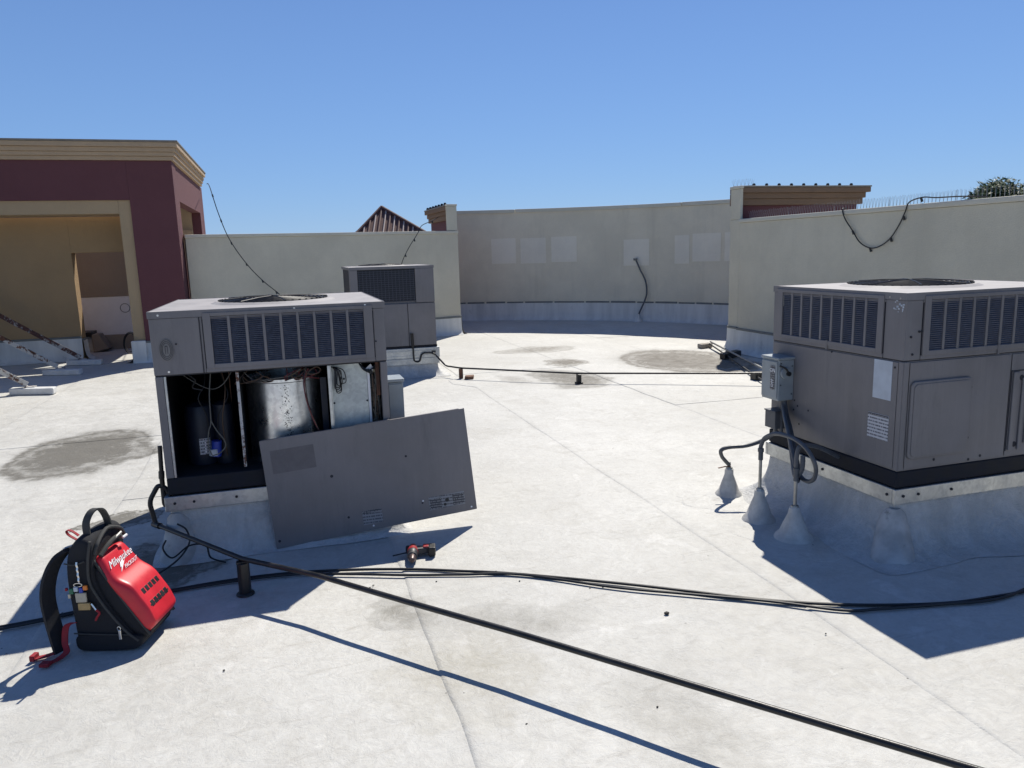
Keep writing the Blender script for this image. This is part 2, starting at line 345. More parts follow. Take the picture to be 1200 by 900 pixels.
# ------------------------------------------------------------------ ground and roof
m = MB(); m.add([(-900, -900, -6), (900, -900, -6), (900, 900, -6), (-900, 900, -6)], [(0, 1, 2, 3)])
tag(m.build('ground', MT['ground']), kind='structure')
roof = bpy.data.objects.new('roof', None); COL.objects.link(roof); OFF[roof] = Vector((0, 0, 0)); roof['kind'] = 'structure'
m = MB(); m.box((-9.5, -6, -.6), (14, 22, -.04)); m.build('roof_deck', MT['roof'], roof)
RX0, RX1, RY0, RY1 = -9.475, 13.2, -4, 21.6
def sheet(x0, x1, y0, y1, zo=0, name='membrane_sheet'):
    nx = 10; ny = int((y1 - y0) / .13); vs = []; fs = []
    for j in range(ny + 1):
        y = y0 + (y1 - y0) * j / ny; wob = .022 * fbm(x0 * 3.1, y * .9, 9); wob1 = .022 * fbm(x1 * 3.1, y * .9, 9)
        for i in range(nx + 1):
            t = (0, .004, .012, .03, .16, .3, .44, .58, .72, .86, 1)[i]; x = (x0 + wob) * (1 - t) + (x1 + .01 + wob1) * t
            vs.append((x, y, hz(x, y) + zo + ((.0055 if abs(x0 - .485) < .01 else .0036) + .0012 * fbm(y * 2, x0, 2)) * (1 - t) * (0, .8, 1, 1)[min(i, 3)] + .001 + .0012 * fbm(x * 3, y * 3, 5) * (1 if 3 < i < nx else 0)))
    for j in range(ny):
        for i in range(nx): fs.append((j * (nx + 1) + i, j * (nx + 1) + i + 1, (j + 1) * (nx + 1) + i + 1, (j + 1) * (nx + 1) + i))
    k = len(vs)   # the raised cut edge on the left side and the near end
    for j in range(ny + 1): v = vs[j * (nx + 1)]; vs.append((v[0], v[1], v[2] - .004))
    for j in range(ny): fs.append((k + j, j * (nx + 1), (j + 1) * (nx + 1), k + j + 1))
    k = len(vs)
    for i in range(nx + 1): v = vs[i]; vs.append((v[0], v[1], v[2] - .009))
    for i in range(nx): fs.append((k + i, k + i + 1, i + 1, i))
    m = MB(); m.add(vs, fs); return m.build(name, MT['roof'], roof, smooth=True)
x = .485 - 1.69 * 6; ki = 4
while x < 12.5:
    ends = {9: 5.62, 10: 12.3, 12: 6.9, 13: 12.9, 11: 9.9, 8: 7.7}; e = ends.get(ki); x2 = min(x + 1.69, 13.3)
    if e: sheet(x, x2, RY0, e + .06); sheet(x, x2, e, RY1, .003)
    else: sheet(x, x2, RY0, RY1)
    x += 1.69; ki += 1

def patch(x, y, rx, ry, seed, lob=.12):
    N = 40; vs = [(x, y, hz(x, y) + .0062)]; fs = []
    for R_, h in ((.5, .0062), (.93, .0058), (1.0, .0048), (1.015, .001)):
        for k in range(N):
            a = 2 * math.pi * k / N; q = R_ * (1 + lob * fbm(math.cos(a) * 1.6 + seed, math.sin(a) * 1.6, seed)); px, py = x + rx * q * math.cos(a), y + ry * q * math.sin(a); vs.append((px, py, hz(px, py) + h))
    for k in range(N): fs.append((0, 1 + k, 1 + (k + 1) % N))
    for i in range(3):
        for k in range(N): a = 1 + i * N; fs.append((a + k, a + N + k, a + N + (k + 1) % N, a + (k + 1) % N))
    m = MB(); m.add(vs, fs); return m.build('membrane_patch', MT['roof'], roof, smooth=True)
for a in ((2.70, 4.16, .30, .26, 1, .25), (2.62, 3.62, .26, .30, 2, .3), (2.66, 3.33, .27, .24, 5, .3), (.98, 4.18, .12, .16, 6, .1), (7.25, 14.5, .25, .2, 7, .2), (2.3, 9.3, .3, .4, 9, .3)): patch(*a)
# ------------------------------------------------------------------ walls
def wall_line(name, p0, p1, z1, thick, label, cat, lip=.05, flashz=.36, side=1, col=None, z0=-.35):
    """straight parapet; the face p0->p1 looks to the right hand side of the direction times side"""
    p0 = Vector((*p0, 0)); p1 = Vector((*p1, 0)); d = (p1 - p0).normalized(); n = Vector((d.y, -d.x, 0)) * side; L = (p1 - p0).length
    T = lambda u, v, w: tuple(p0 + d * u + n * w + Vector((0, 0, v)))
    t = thing(name, label, cat, tuple((p0 + p1) / 2))
    m = MB(); m.box((0, z0, -thick), (L, z1 - .06, 0), T); m.build('wall', MT['stucco'], t)
    m = MB(); m.box((-.012, z1 - .057, -thick - .02), (L + .012, z1, .022), T); m.build('coping', MT['coping'], t, bevel=.012)
    flashing(t, T, L, flashz)
    return t, T, L
def flashing(t, T, L, fz, u0=0.):
    vs = []; fs = []; nu = max(4, int(L / .12)); prof = [(.018, 1.0), (.022, .8), (.026, .5), (.04, .25), (.075, .09), (.14, .0)]
    for i in range(nu + 1):
        u = u0 + (L - u0) * i / nu
        for w_, h in prof:
            q = T(u, 0, w_); k = .012 * fbm(q[0] * 3, q[1] * 3, h * 3)
            q2 = T(u, h * (fz - .02) + .01 + .006 * fbm(u * 2, h * 4, 1), w_ + k * (1 - h)); vs.append((q2[0], q2[1], q2[2] + hz(q2[0], q2[1])))
    n = len(prof)
    for i in range(nu):
        for j in range(n - 1): fs.append((i * n + j, i * n + j + 1, (i + 1) * n + j + 1, (i + 1) * n + j))
    m = MB(); m.add(vs, fs); m.build('flashing', MT['flash'], t, smooth=True)
    m = MB(); m.box((u0, fz - .012, .003), (L, fz + .022, .027), T); m.build('termination_bar', MT['term'], t, bevel=.004)

# right-hand parapet, face x = 6.72
rw, RT, RL = wall_line('parapet_wall', (6.72, 10.10), (6.72, -3.5), 2.035, .30, 'long beige stucco parapet wall behind the large grey unit on the right', 'wall', side=1)
m = MB(); m.box((-.26, -.35, -.3), (0, 2.03, 0.002), RT); m.box((-.26, 2.031, -.045), (0, 2.485, 0.002), RT); m.build('end_pillar', MT['stucco'], rw, bevel=.008)
m = MB(); m.box((-.275, 2.488, -.05), (.015, 2.53, .015), RT); m.build('pillar_cap', MT['coping'], rw, bevel=.01)
T2 = lambda u, v, w: RT(u - .26, v, w); m = MB(); flashing(rw, T2, .265, .37)
T3 = lambda u, v, w: (6.72 + u, 10.36 + w, v); flashing(rw, T3, .3, .37)
# middle parapet
mwl, ML_, MLL = wall_line('parapet_wall', (-1.53, 14.05), (3.43, 14.945), 2.09, .30, 'low beige stucco parapet wall behind the small rear unit', 'wall', side=1)
m = MB(); m.box((MLL - .22, 2.095, -.05), (MLL, 2.57, .003), ML_); m.build('end_pillar', MT['stucco'], mwl, bevel=.008)
m = MB(); m.box((MLL - .23, 2.573, -.055), (MLL + .01, 2.61, .015), ML_); m.build('pillar_cap', MT['coping'], mwl, bevel=.01)
T4 = lambda u, v, w: tuple(Vector(ML_(MLL, v, 0)) + Vector((.98, .177, 0)) * w + Vector((-.177, .98, 0)) * u); flashing(mwl, T4, .3, .36)
# curved wall
cw = thing('curved_wall', 'tall curved beige stucco wall with pale painted patches at the far end', 'wall', (6.6, 15.2, 0))
def CT(a, z, w): a = math.radians(a); return (CC[0] + (CR - w) * math.cos(a), CC[1] + (CR - w) * math.sin(a), z)
def arc(m, a0, a1, z0, z1, w0, w1, n=40, zf=None):
    vs = []; fs = []
    for i in range(n + 1):
        a = a0 + (a1 - a0) * i / n; dz = zf(a) if zf else 0
        vs += [CT(a, z0 + dz, w0), CT(a, z0 + dz, w1), CT(a, z1 + dz, w1), CT(a, z1 + dz, w0)]
    for i in range(n):
        for k in range(4): fs.append((i * 4 + k, i * 4 + (k + 1) % 4, i * 4 + 4 + (k + 1) % 4, i * 4 + 4 + k))
    fs += [(0, 1, 2, 3), tuple(n * 4 + k for k in (3, 2, 1, 0))]; m.add(vs, fs); return m
zf = lambda a: .0018 * (a - 28)
A0, A1 = 16, 70.5
arc(MB(), A0, A1, -.3, 2.45, -.3, 0, 60, zf).build('wall', MT['stuccoc'], cw, smooth=True)
for k, (a, b) in enumerate(((A0, 34.5), (34.6, 60.0), (60.1, A1))):
    arc(MB(), a, b, 2.452 - .004 * k, 2.53 - .004 * k, -.34, .028 + .004 * k, 24, zf).build('coping', MT['coping'], cw, bevel=.01)
for a0, a1, z0, z1 in ((60.1, 63.9, 1.38, 1.945), (55.4, 59.35, 1.37, 1.935), (50.6, 54.55, 1.385, 1.945), (39.45, 43.35, 1.275, 1.83), (33.4, 35.6, 1.30, 1.88), (28.75, 32.95, 1.34, 1.90), (26.9, 28.2, 1.34, 1.90)):
    arc(MB(), a0, a1, z0, z1, .0, .007, 6).build('stucco_patch', MT['stuccop'], cw)
vs = []; fs = []; N = 150; prof = [(.02, 1.0), (.024, .8), (.03, .45), (.045, .2), (.08, .07), (.15, .0)]
for i in range(N + 1):
    a = A0 + (A1 - A0) * i / N
    for wv, h in prof: vs.append(CT(a, .085 + h * .405 + .008 * fbm(a * .7, h * 2, 2) - .01, wv + .014 * fbm(a, h * 5, 4) * (1 - h)))
for i in range(N):
    for j in range(5): fs.append((i * 6 + j, i * 6 + j + 1, (i + 1) * 6 + j + 1, (i + 1) * 6 + j))
m = MB(); m.add(vs, fs); m.build('flashing', MT['flash'], cw, smooth=True)
a = A0
while a < A1 - 1:
    b = min(A1, a + random.uniform(2.5, 5)); arc(MB(), a, b - .35, .478, .505 + random.uniform(0, .01), .003, .03, 6).build('termination_bar', MT['term'], cw); a = b

# ------------------------------------------------------------------ maroon building
bd = thing('maroon_building', 'maroon stucco building with tan cornice and recessed tan wall on the left', 'building', (-4.5, 15.5, 0))
BX, BY, BY2, BXL = -1.575, 13.6, 18.3, -9.2
def bb(name, mat, a, b, bevel=0, parent=bd, label=None): m = MB(); m.box(a, b); return m.build(name, MT[mat], parent, bevel=bevel, label=label)
FO = -2.25           # right edge of the tan frame
bb('wall', 'maroon', (FO, BY, -.3), (BX, BY + .45, 3.252))                 # pillar
bb('wall', 'maroon', (BXL, BY, 2.642), (FO - .002, BY + .45, 3.252))         # band above the frame
bb('frame', 'tan2', (-2.43, BY + .035, -.3), (FO, BY + .75, 2.64), label='tan pilaster of the recess')
bb('frame', 'tan2', (BXL, BY + .035, 2.43), (-2.433, BY + .75, 2.64))
RY = 14.45
bb('recessed_wall', 'tan', (BXL, RY, -.3), (-3.385, RY + .28, 2.428)); bb('recessed_wall', 'tan', (-3.383, RY, 1.835), (-2.435, RY + .28, 2.428))
# side wall with its window-like opening (y 14.35..17.9, z 1.9..2.7)
bb('side_wall', 'maroon', (BX - .19, BY + .453, -.3), (BX - .012, 14.3, 3.25)); bb('side_wall', 'maroon', (BX - .19, 14.303, 2.66), (BX - .012, 17.8, 3.25)); bb('side_wall', 'maroon', (BX - .19, 17.803, -.3), (BX - .012, BY2, 3.25)); bb('side_wall', 'maroon', (BX - .19, 14.303, -.3), (BX - .012, 17.8, 1.7))
bb('opening_liner', 'tan2', (BX - 1.4, 17.75, 1.4), (BX - .193, 18.1, 3.1)); bb('opening_liner', 'cornice', (BX - 1.4, 17.66, 2.2), (BX - .196, 17.747, 2.3))
bb('back_wall', 'maroon', (BXL, BY2 + .002, -.3), (BX - .01, BY2 + .3, 3.25))
bb('side_wall', 'maroon', (BXL - .3, BY, -.3), (BXL - .003, BY2 + .3, 3.25))
bb('room_back_wall', 'white', (-8, 16.2, .275), (BX - .3, 16.35, 1.01)); bb('room_back_wall', 'greyroom', (-8, 16.19, 1.015), (BX - .3, 16.36, 3.2)); bb('room_wall_foot', 'greyroom', (-8, 16.05, -.1), (BX - .3, 16.349, .272))  # grey-brown of the upper wall is shade put into its colour
m = MB(); m.tube([(-2.98 + .085 * math.cos(k * .35), 16.197, .78 + .085 * math.sin(k * .35)) for k in range(19)], .006, 6); m.build('round_mark', MT['ghost'], bd)
def cornice(parent, pts, z0, tiers, mats, back=.3):
    """stepped cornice following an open polyline, outward to the right of travel"""
    P = [Vector((*p, 0)) for p in pts]
    for (za, zb, out), mt in zip(tiers, mats):
        vs = []; fs = []
        for i, p in enumerate(P):
            d0 = (p - P[i - 1]).normalized() if i else (P[1] - P[0]).normalized(); d1 = (P[i + 1] - p).normalized() if i < len(P) - 1 else d0
            n0 = Vector((d0.y, -d0.x, 0)); n1 = Vector((d1.y, -d1.x, 0)); nn = (n0 + n1); nn = nn / max(.2, nn.dot(n0))
            a = p - nn * back; b = p + nn * out
            vs += [(a.x, a.y, z0 + za), (b.x, b.y, z0 + za), (b.x, b.y, z0 + zb), (a.x, a.y, z0 + zb)]
        for i in range(len(P) - 1):
            for k in range(4): fs.append((i * 4 + k, i * 4 + (k + 1) % 4, i * 4 + 4 + (k + 1) % 4, i * 4 + 4 + k))
        fs += [(0, 1, 2, 3), tuple(len(P) * 4 - 4 + k for k in (3, 2, 1, 0))]
        m = MB(); m.add(vs, fs); m.build('cornice_band', MT[mt], parent, bevel=.006)
cornice(bd, [(BXL, BY), (BX, BY), (BX, BY2)], 3.255, [(0, .062, .035), (.064, .125, .062), (.127, .195, .085), (.197, .27, .12), (.272, .30, .135)], ['cornice'] * 4 + ['ccap'])
# flashing at the foot of the recess, and the boxed feet of the pilaster
def ft(p, d, L, n, fz=.36, t=bd):
    p = Vector((*p, 0)); d = Vector((*d, 0)); n = Vector((*n, 0)); flashing(t, lambda u, v, w: tuple(p + d * u + n * w + Vector((0, 0, v))), L, fz)
ft((BXL, RY), (1, 0), -3.385 - BXL, (0, -1), .40); ft((-2.42, BY), (1, 0), .84, (0, -1), .34); ft((-2.43, BY + .75), (0, -1), .75, (-1, 0), .3); ft((-3.385, RY + .28), (0, -1), .28, (1, 0), .36)
m = MB(); m.box((-2.46, BY - .10, -.02), (-2.24, BY - .024, .375)); m.build('pilaster_foot', MT['flash'], bd, bevel=.015)

# small brown-corniced roof screens beyond the walls
t = thing('maroon_parapet', 'maroon parapet with brown stepped cornice beside the right wall end pillar', 'wall', (8.0, 10.4, 0))
KC = [(0, .095, .06), (.097, .18, .09), (.182, .26, .14), (.262, .285, .15)]
m = MB(); m.box((6.78, 10.27, -.3), (9.0, 10.34, 2.243)); m.build('wall', MT['maroon'], t)
cornice(t, [(6.768, 10.265), (9.0, 10.265), (9.0, 11.6)], 2.246, KC, ['cbrown', 'cbrown', 'cbrown', 'ccap'], back=.2)
m = MB(); m.box((8.75, 10.342, -.3), (9.0, 11.6, 2.243)); m.build('side_wall', MT['maroon'], t)
t2 = thing('maroon_parapet', 'small maroon parapet with brown cornice left of the tall curved wall', 'wall', (3.4, 16, 0))
m = MB(); m.add([(x, y, z) for z in (-.3, 2.315) for x, y in ((3.30, 17.0), (3.36, 15.0), (3.40, 15.0), (3.40, 17.0))], [(0, 1, 2, 3), (4, 5, 6, 7), (0, 1, 5, 4), (1, 2, 6, 5), (2, 3, 7, 6), (3, 0, 4, 7)]); m.build('wall', MT['maroon'], t2)
cornice(t2, [(3.30, 17.0), (3.358, 15.02)], 2.318, KC, ['cbrown', 'cbrown', 'cbrown', 'ccap'], back=.035)

# pyramid tiled roof far behind
pr_ = thing('tiled_pyramid_roof', 'pointed brown tiled roof peeking over the low beige wall', 'roof', (5.5, 42, -6))
ap = Vector((5.49, 42.2, 4.20)); b0 = [Vector((3.0, 40.3, 1.9)), Vector((8.5, 38.6, 1.9)), Vector((10.0, 44.5, 1.9)), Vector((3.2, 46.0, 1.9))]
m = MB(); m.add([ap] + b0, [(0, 1, 2), (0, 2, 3), (0, 3, 4), (0, 4, 1), (1, 2, 3, 4)]); m.build('roof_deck', MT['tile'], pr_)
m = MB(); m.box((3.6, 40.6, -6), (8.6, 44.2, 1.9)); m.build('wall', MT['stucco'], pr_)
for (A, B), N in (((b0[0], b0[1]), 22), ((b0[3], b0[0]), 22)):
    nrm = (B - A).cross(ap - A).normalized()
    if nrm.z < 0: nrm = -nrm
    foot = A + (B - A) * ((ap - A).dot((B - A).normalized()) / (B - A).length); up = (ap - foot)
    for k in range(1, N):
        tt = k / N; q = A + (B - A) * tt; tf = (foot - A).length / (B - A).length
        hgt = tt / tf if tt < tf else (1 - tt) / (1 - tf)
        e = q + up * hgt * .985
        m = MB(); m.tube([q + nrm * .02, e + nrm * .02], .062 if k % 2 else .042, 8); m.build('tile_row', MT['tilepale'] if k % 2 == 0 and A is b0[0] else MT['tile'], pr_)
for c in (b0[0], b0[1]): m = MB(); m.tube([c + Vector((0, 0, .05)), ap + Vector((0, 0, .05))], .09, 8); m.build('ridge_tile', MT['tile'], pr_)

# ------------------------------------------------------------------ rooftop units
def face(o, u, v, n):
    o, u, v, n = map(Vector, (o, u, v, n)); return lambda a, b, c: tuple(o + u * a + v * b + n * c)
def grille(t, T, W, z0, z1, u0, u1, ncol, dark='coil'):
    """louvred coil guard on the face T (u along, v up, w out), upper section z0..z1"""
    gz0, gz1 = z0 + .045, z1 - .035
    m = MB(); m.box((u0 - .04, gz0 - .025, .0), (u0, gz1 + .02, .010), T); m.box((u1, gz0 - .025, 0), (u1 + .05, gz1 + .02, .010), T)
    m.box((u0, gz1, 0), (u1, gz1 + .02, .010), T); m.box((u0, gz0 - .025, 0), (u1, gz0, .010), T)
    p = (u1 - u0) / ncol
    for k in range(1, ncol): m.box((u0 + p * k - .0075, gz0, -.006), (u0 + p * k + .0075, gz1, .0068), T)
    gf = m.build('grille_frame', MT['cab'], t, bevel=.0015, seg=1)
    m = MB(); ns = 24
    for j in range(ns):
        v = gz0 + (gz1 - gz0) * (j + .5) / ns; h = (gz1 - gz0) / ns
        a = [T(.0, v - h * .42, .005), T(p - .004, v - h * .42, .005), T(p - .004, v + h * .32, -.004), T(0, v + h * .32, -.004)]
        b = [T(.0, v - h * .62, .004), T(p - .004, v - h * .62, .004), T(p - .004, v + h * .12, -.005), T(0, v + h * .12, -.005)]
        m.add(a + b, [(0, 1, 2, 3), (7, 6, 5, 4), (0, 4, 5, 1)])
    s0 = m.build('louver_panel', MT['slat'], t)
    d = Vector(T(1, 0, 0)) - Vector(T(0, 0, 0))
    s0.location = d * (u0 + .002)
    for k in range(1, ncol): copy_part(s0, t, d * p * k)
    # coil dark behind
    m = MB(); m.box((u0 - .01, gz0 - .01, -.035), (u1 + .01, gz1 + .01, -.022), T); m.build('coil', MT[dark], t)
    return gz0, gz1
def screws(t, T, pts, mat='chrome', r=.006, name='screw'):
    for a, b in pts:
        m = MB(); c = T(a, b, .001); n = Vector(T(a, b, 1)) - Vector(T(a, b, 0)); m.tube([c, Vector(c) + n * .004], r, 8); m.build(name, MT[mat], t)
def top_section(t, x0, x1, y0, y1, z0, z1, fan, ring_r):
    """cap with a round fan opening: ring-cut top sheet, rim, fan guard, hub and blades"""
    zt = z1; N = 64; vs = []; fs = []
    fx, fy = fan; L = .012
    for k in range(N):
        a = 2 * math.pi * k / N; c, s_ = math.cos(a), math.sin(a)
        tx = ((x1 if c > 0 else x0) - fx) / c if abs(c) > 1e-6 else 1e9; ty = ((y1 if s_ > 0 else y0) - fy) / s_ if abs(s_) > 1e-6 else 1e9
        q = min(tx, ty); vs.append((fx + c * q, fy + s_ * q, zt))
        vs.append((fx + c * (ring_r + .05), fy + s_ * (ring_r + .05), zt)); vs.append((fx + c * (ring_r + .02), fy + s_ * (ring_r + .02), zt + .012)); vs.append((fx + c * ring_r, fy + s_ * ring_r, zt + .012)); vs.append((fx + c * ring_r, fy + s_ * ring_r, zt - .12))
    for k in range(N):
        j = (k + 1) % N
        for i in range(4): fs.append((k * 5 + i, j * 5 + i, j * 5 + i + 1, k * 5 + i + 1))
    # corner fans
    for cx, cy in ((x0, y0), (x1, y0), (x1, y1), (x0, y1)):
        i = len(vs); vs.append((cx, cy, zt)); near = sorted(range(N), key=lambda k: (vs[k * 5][0] - cx) ** 2 + (vs[k * 5][1] - cy) ** 2)[:2]; fs.append((i, near[0] * 5, near[1] * 5))
    m = MB(); m.add(vs, fs)
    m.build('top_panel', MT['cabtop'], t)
    m = MB()
    for (a, b) in (((x0 - .004, y0 - .004, zt - .035), (x1 + .004, y0 + .001, zt + .002)), ((x0 - .004, y1 - .001, zt - .035), (x1 + .004, y1 + .004, zt + .002)), ((x0 - .004, y0 + .001, zt - .035), (x0 + .001, y1 - .001, zt + .002)), ((x1 - .001, y0 + .001, zt - .035), (x1 + .004, y1 - .001, zt + .002))): m.box(a, b)
    m.build('top_flange', MT['cab'], t)
    m = MB()
    for rr in [ring_r * k / 13 for k in range(2, 14)]:
        m.tube([(fx + rr * math.cos(q), fy + rr * math.sin(q), zt + .016 + .014 * (1 - (rr / ring_r) ** 2)) for q in [2 * math.pi * k / 40 for k in range(41)]], .0022, 4, caps=False)
    for k in range(8):
        q = math.pi * k / 4 + .2; m.tube([(fx + r2 * math.cos(q), fy + r2 * math.sin(q), zt + .02 + .014 * (1 - (r2 / ring_r) ** 2)) for r2 in (.03, ring_r * .5, ring_r + .01)], .003, 4)
    m.build('fan_guard', MT['black'], t)
    m = MB()
    for k in range(46):
        q = 2 * math.pi * k / 46; m.box((-.004, -.006, 0), (.004, .006, .008), lambda a, b, c: (fx + math.cos(q) * (ring_r + a) - math.sin(q) * b, fy + math.sin(q) * (ring_r + a) + math.cos(q) * b, zt + .0125 + c))
    m.build('guard_clips', MT['black'], t, kind='stuff')
    m = MB(); m.lathe((fx, fy, zt - .09), [(.06, 0), (.06, .05), (.045, .062)], 18)
    for k in range(4):
        q = math.pi * k / 2 + .5; m.add([(fx + math.cos(q + da) * r2, fy + math.sin(q + da) * r2, zt - .07 + dz) for r2, da, dz in ((.05, -.3, -.01), (.05, .3, .02), (ring_r - .02, .38, .03), (ring_r - .02, -.2, -.03))], [(0, 1, 2, 3)])
    m.build('fan', MT['rail'], t)
    m = MB(); m.box((x0 + .03, y0 + .03, zt - .30), (x1 - .03, y1 - .03, zt - .125)); m.build('condenser', MT['coil'], t)

def curb(t, x0, x1, y0, y1, ztop, flare, seed, corner=None):
    def ring(off, z, rad, n=25):
        pts = []
        segs = [((x0, y0), (x1, y0), (0, -1)), ((x1, y0), (x1, y1), (1, 0)), ((x1, y1), (x0, y1), (0, 1)), ((x0, y1), (x0, y0), (-1, 0))]
        for (a, b, nn) in segs:
            for k in range(n):
                q = k / n; x = a[0] + (b[0] - a[0]) * q; y = a[1] + (b[1] - a[1]) * q
                cx, cy = (x0 + x1) / 2, (y0 + y1) / 2
                ex = min(abs(x - x0), abs(x - x1)); ey = min(abs(y - y0), abs(y - y1)); ed = max(ex, ey)   # along-edge distance from the corner
                sx = 1 if x > cx else -1; sy = 1 if y > cy else -1
                near = 1 - smooth(0, .14, ed)
                ox = nn[0] + (sx * .75 - nn[0]) * near; oy = nn[1] + (sy * .75 - nn[1]) * near
                wob = 1 + .22 * fbm(x * 2.3, y * 2.3, seed) + .25 * near
                o = off * wob
                pts.append((x + ox * o, y + oy * o, z))
        return pts
    prof = [(0.008, ztop), (.012, ztop * .9), (.018, ztop * .7), (.035, ztop * .5), (.065, ztop * .33), (.12, ztop * .17), (.19, ztop * .06), (.27, .003)]
    vs = []; fs = []
    for i, (o, z) in enumerate(prof):
        R = ring(o * flare / .2, z, 0); n = len(R)
        for k, p in enumerate(R):
            a = (.010 * fbm(p[0] * 7, p[1] * 7, z * 6 + seed) + .026 * fbm(p[0] * 3.5, p[1] * 3.5, z * 2 + seed + 9)) * (1 if 0 < i < len(prof) - 1 else 0); zz = p[2] + a + (hz(p[0], p[1]) + .002 if i == len(prof) - 1 else 0)
            vs.append((p[0], p[1], zz))
    for i in range(len(prof) - 1):
        for k in range(n): fs.append((i * n + k, i * n + (k + 1) % n, (i + 1) * n + (k + 1) % n, (i + 1) * n + k))
    m = MB(); m.add(vs, fs); m.build('curb_membrane', MT['membrane'], t, smooth=True, sub=1)
    m = MB(); z0 = ztop; z1 = ztop + .083; e = .022
    for a, b in (((x0 - e, y0 - e, z0), (x1 + e, y0, z1)), ((x0 - e, y1, z0), (x1 + e, y1 + e, z1)), ((x0 - e, y0 + .001, z0), (x0, y1 - .001, z1)), ((x1, y0 + .001, z0), (x1 + e, y1 - .001, z1))): m.box(a, b)
    m.build('curb_rail', MT['galv'], t, bevel=.003)
    # bent nail strip with fasteners
    for k in (0, .08, .26, .71):
        xx = x0 + .03 + (x1 - x0) * k; mm = MB(); mm.tube([(xx, y0 - e - .001, z0 + .045), (xx, y0 - e - .005, z0 + .045)], .008, 8); mm.build('curb_screw', MT['seam'], t)
    for k in (.03, .5):
        yy = y0 + (y1 - y0) * k; mm = MB(); mm.tube([(x0 - e - .001, yy, z0 + .045), (x0 - e - .005, yy, z0 + .045)], .008, 8); mm.build('curb_screw', MT['seam'], t)
def corner_patch(t, x, y, dirx, diry, mat='membrane', h=.27, flare=.13, r=.075):
    """the welded half-cone patch at a curb corner"""
    vs = []; fs = []; N = 16; J = 9
    ang0 = math.atan2(diry, dirx)
    for j in range(J):
        s_ = j / (J - 1); z = h * (1 - s_); ou = .012 + flare * s_ ** 1.8; rr = r * (.55 + .75 * s_ ** .8) if s_ > .0 else r * .35
        for k in range(N + 1):
            q = ang0 - math.pi / 2 + math.pi * k / N
            c = (x + dirx * (ou - rr * .68), y + diry * (ou - rr * .68))
            px, py = c[0] + math.cos(q) * rr, c[1] + math.sin(q) * rr
            vs.append((px, py, z + .006 * fbm(px * 14, py * 14, z * 9) + (.006 + hz(px, py) if j == J - 1 else 0)))
    for j in range(J - 1):
        for k in range(N): a = j * (N + 1) + k; fs.append((a, a + 1, a + N + 2, a + N + 1))
    fs.append(tuple(range(N + 1)))
    m = MB(); m.add(vs, fs); m.build('corner_patch', MT['patchm'], t, smooth=True)

ZB, ZR0, ZR1, ZS, ZT = .285, .37, .46, 1.045, 1.386
# ---- right unit
x0, x1, y0, y1 = 2.985, 4.225, 3.02, 4.09
ru = thing('rooftop_air_conditioner', 'large grey rooftop air conditioner at the right edge with closed panels and conduits', 'air conditioner', ((x0 + x1) / 2, (y0 + y1) / 2, 0), 'packaged rooftop air conditioning units')
FL = face((x0, y0, 0), (0, 1, 0), (0, 0, 1), (-1, 0, 0)); FF = face((x0, y0, 0), (1, 0, 0), (0, 0, 1), (0, -1, 0))
def skins(t, T, W, zlo, zhi, u0, u1):
    """cabinet skin of the upper section round the louvres"""
    for q0_, q1_ in ((.001, u0 - .045), (u1 + .055, W - .001)): m = MB(); m.box((q0_, zlo, -.02), (q1_, zhi - .036, 0), T); m.build('corner_panel', MT['cab'], t, bevel=.002, seg=1)
    m = MB(); m.box((u0 - .044, zlo, -.018), (u1 + .054, zlo + .022, .006), T); m.box((u0 - .044, zhi - .05, -.018), (u1 + .054, zhi - .036, .003), T); m.build('ledge', MT['cab'], t, bevel=.003, seg=1)
    m = MB(); m.box((0.004, zlo - .006, -.018), (W - .004, zlo - .0005, -.003), T); m.box((u0 - .0445, zlo + .0225, -.02), (u0 - .0405, zhi - .052, .002), T); m.box((u1 + .0505, zlo + .0225, -.02), (u1 + .0545, zhi - .052, .002), T); m.box((u0 - .04, zlo + .0165 + .0065, -.02), (u1 + .05, zlo + .0195 + .0005 + .0095, .003), T); m.build('seam', MT['seam'], t)
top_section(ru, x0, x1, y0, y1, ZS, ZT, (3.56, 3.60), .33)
skins(ru, FL, 1.07, ZS, ZT, .185, .975); grille(ru, FL, 1.07, ZS, ZT, .185, .975, 9)
skins(ru, FF, 1.24, ZS, ZT, .147, 1.09); grille(ru, FF, 1.24, ZS, ZT, .147, 1.09, 10)
m = MB(); m.box((x0 + .004, y0 + .004, ZR1), (x1 - .004, y1 - .004, ZS - .006)); m.build('cabinet_body', MT['cab'], ru)
m = MB(); m.box((.03, ZR1 + .012, 0), (1.06, ZS - .012, -.003 + .0062), FL); m.build('side_panel', MT['cab'], ru, bevel=.002)
m = MB(); m.box((0, ZR1 + .006, -.02), (.026, ZS - .008, .0035), FL); m.build('corner_post', MT['cab'], ru, bevel=.0015)
m = MB(); m.box((.004, ZR1 + .006, -.02), (.036, ZS - .008, .0035), FF); m.build('corner_post', MT['cab'], ru, bevel=.0015)
m = MB(); m.box((.042, ZR1 + .012, 0), (.715, ZS - .012, .0035), FF); m.build('front_panel', MT['cab'], ru, bevel=.002)
m = MB(); m.box((.722, ZR1 + .012, 0), (1.23, ZS - .012, .0033), FF); m.build('front_panel', MT['cab'], ru, bevel=.002)
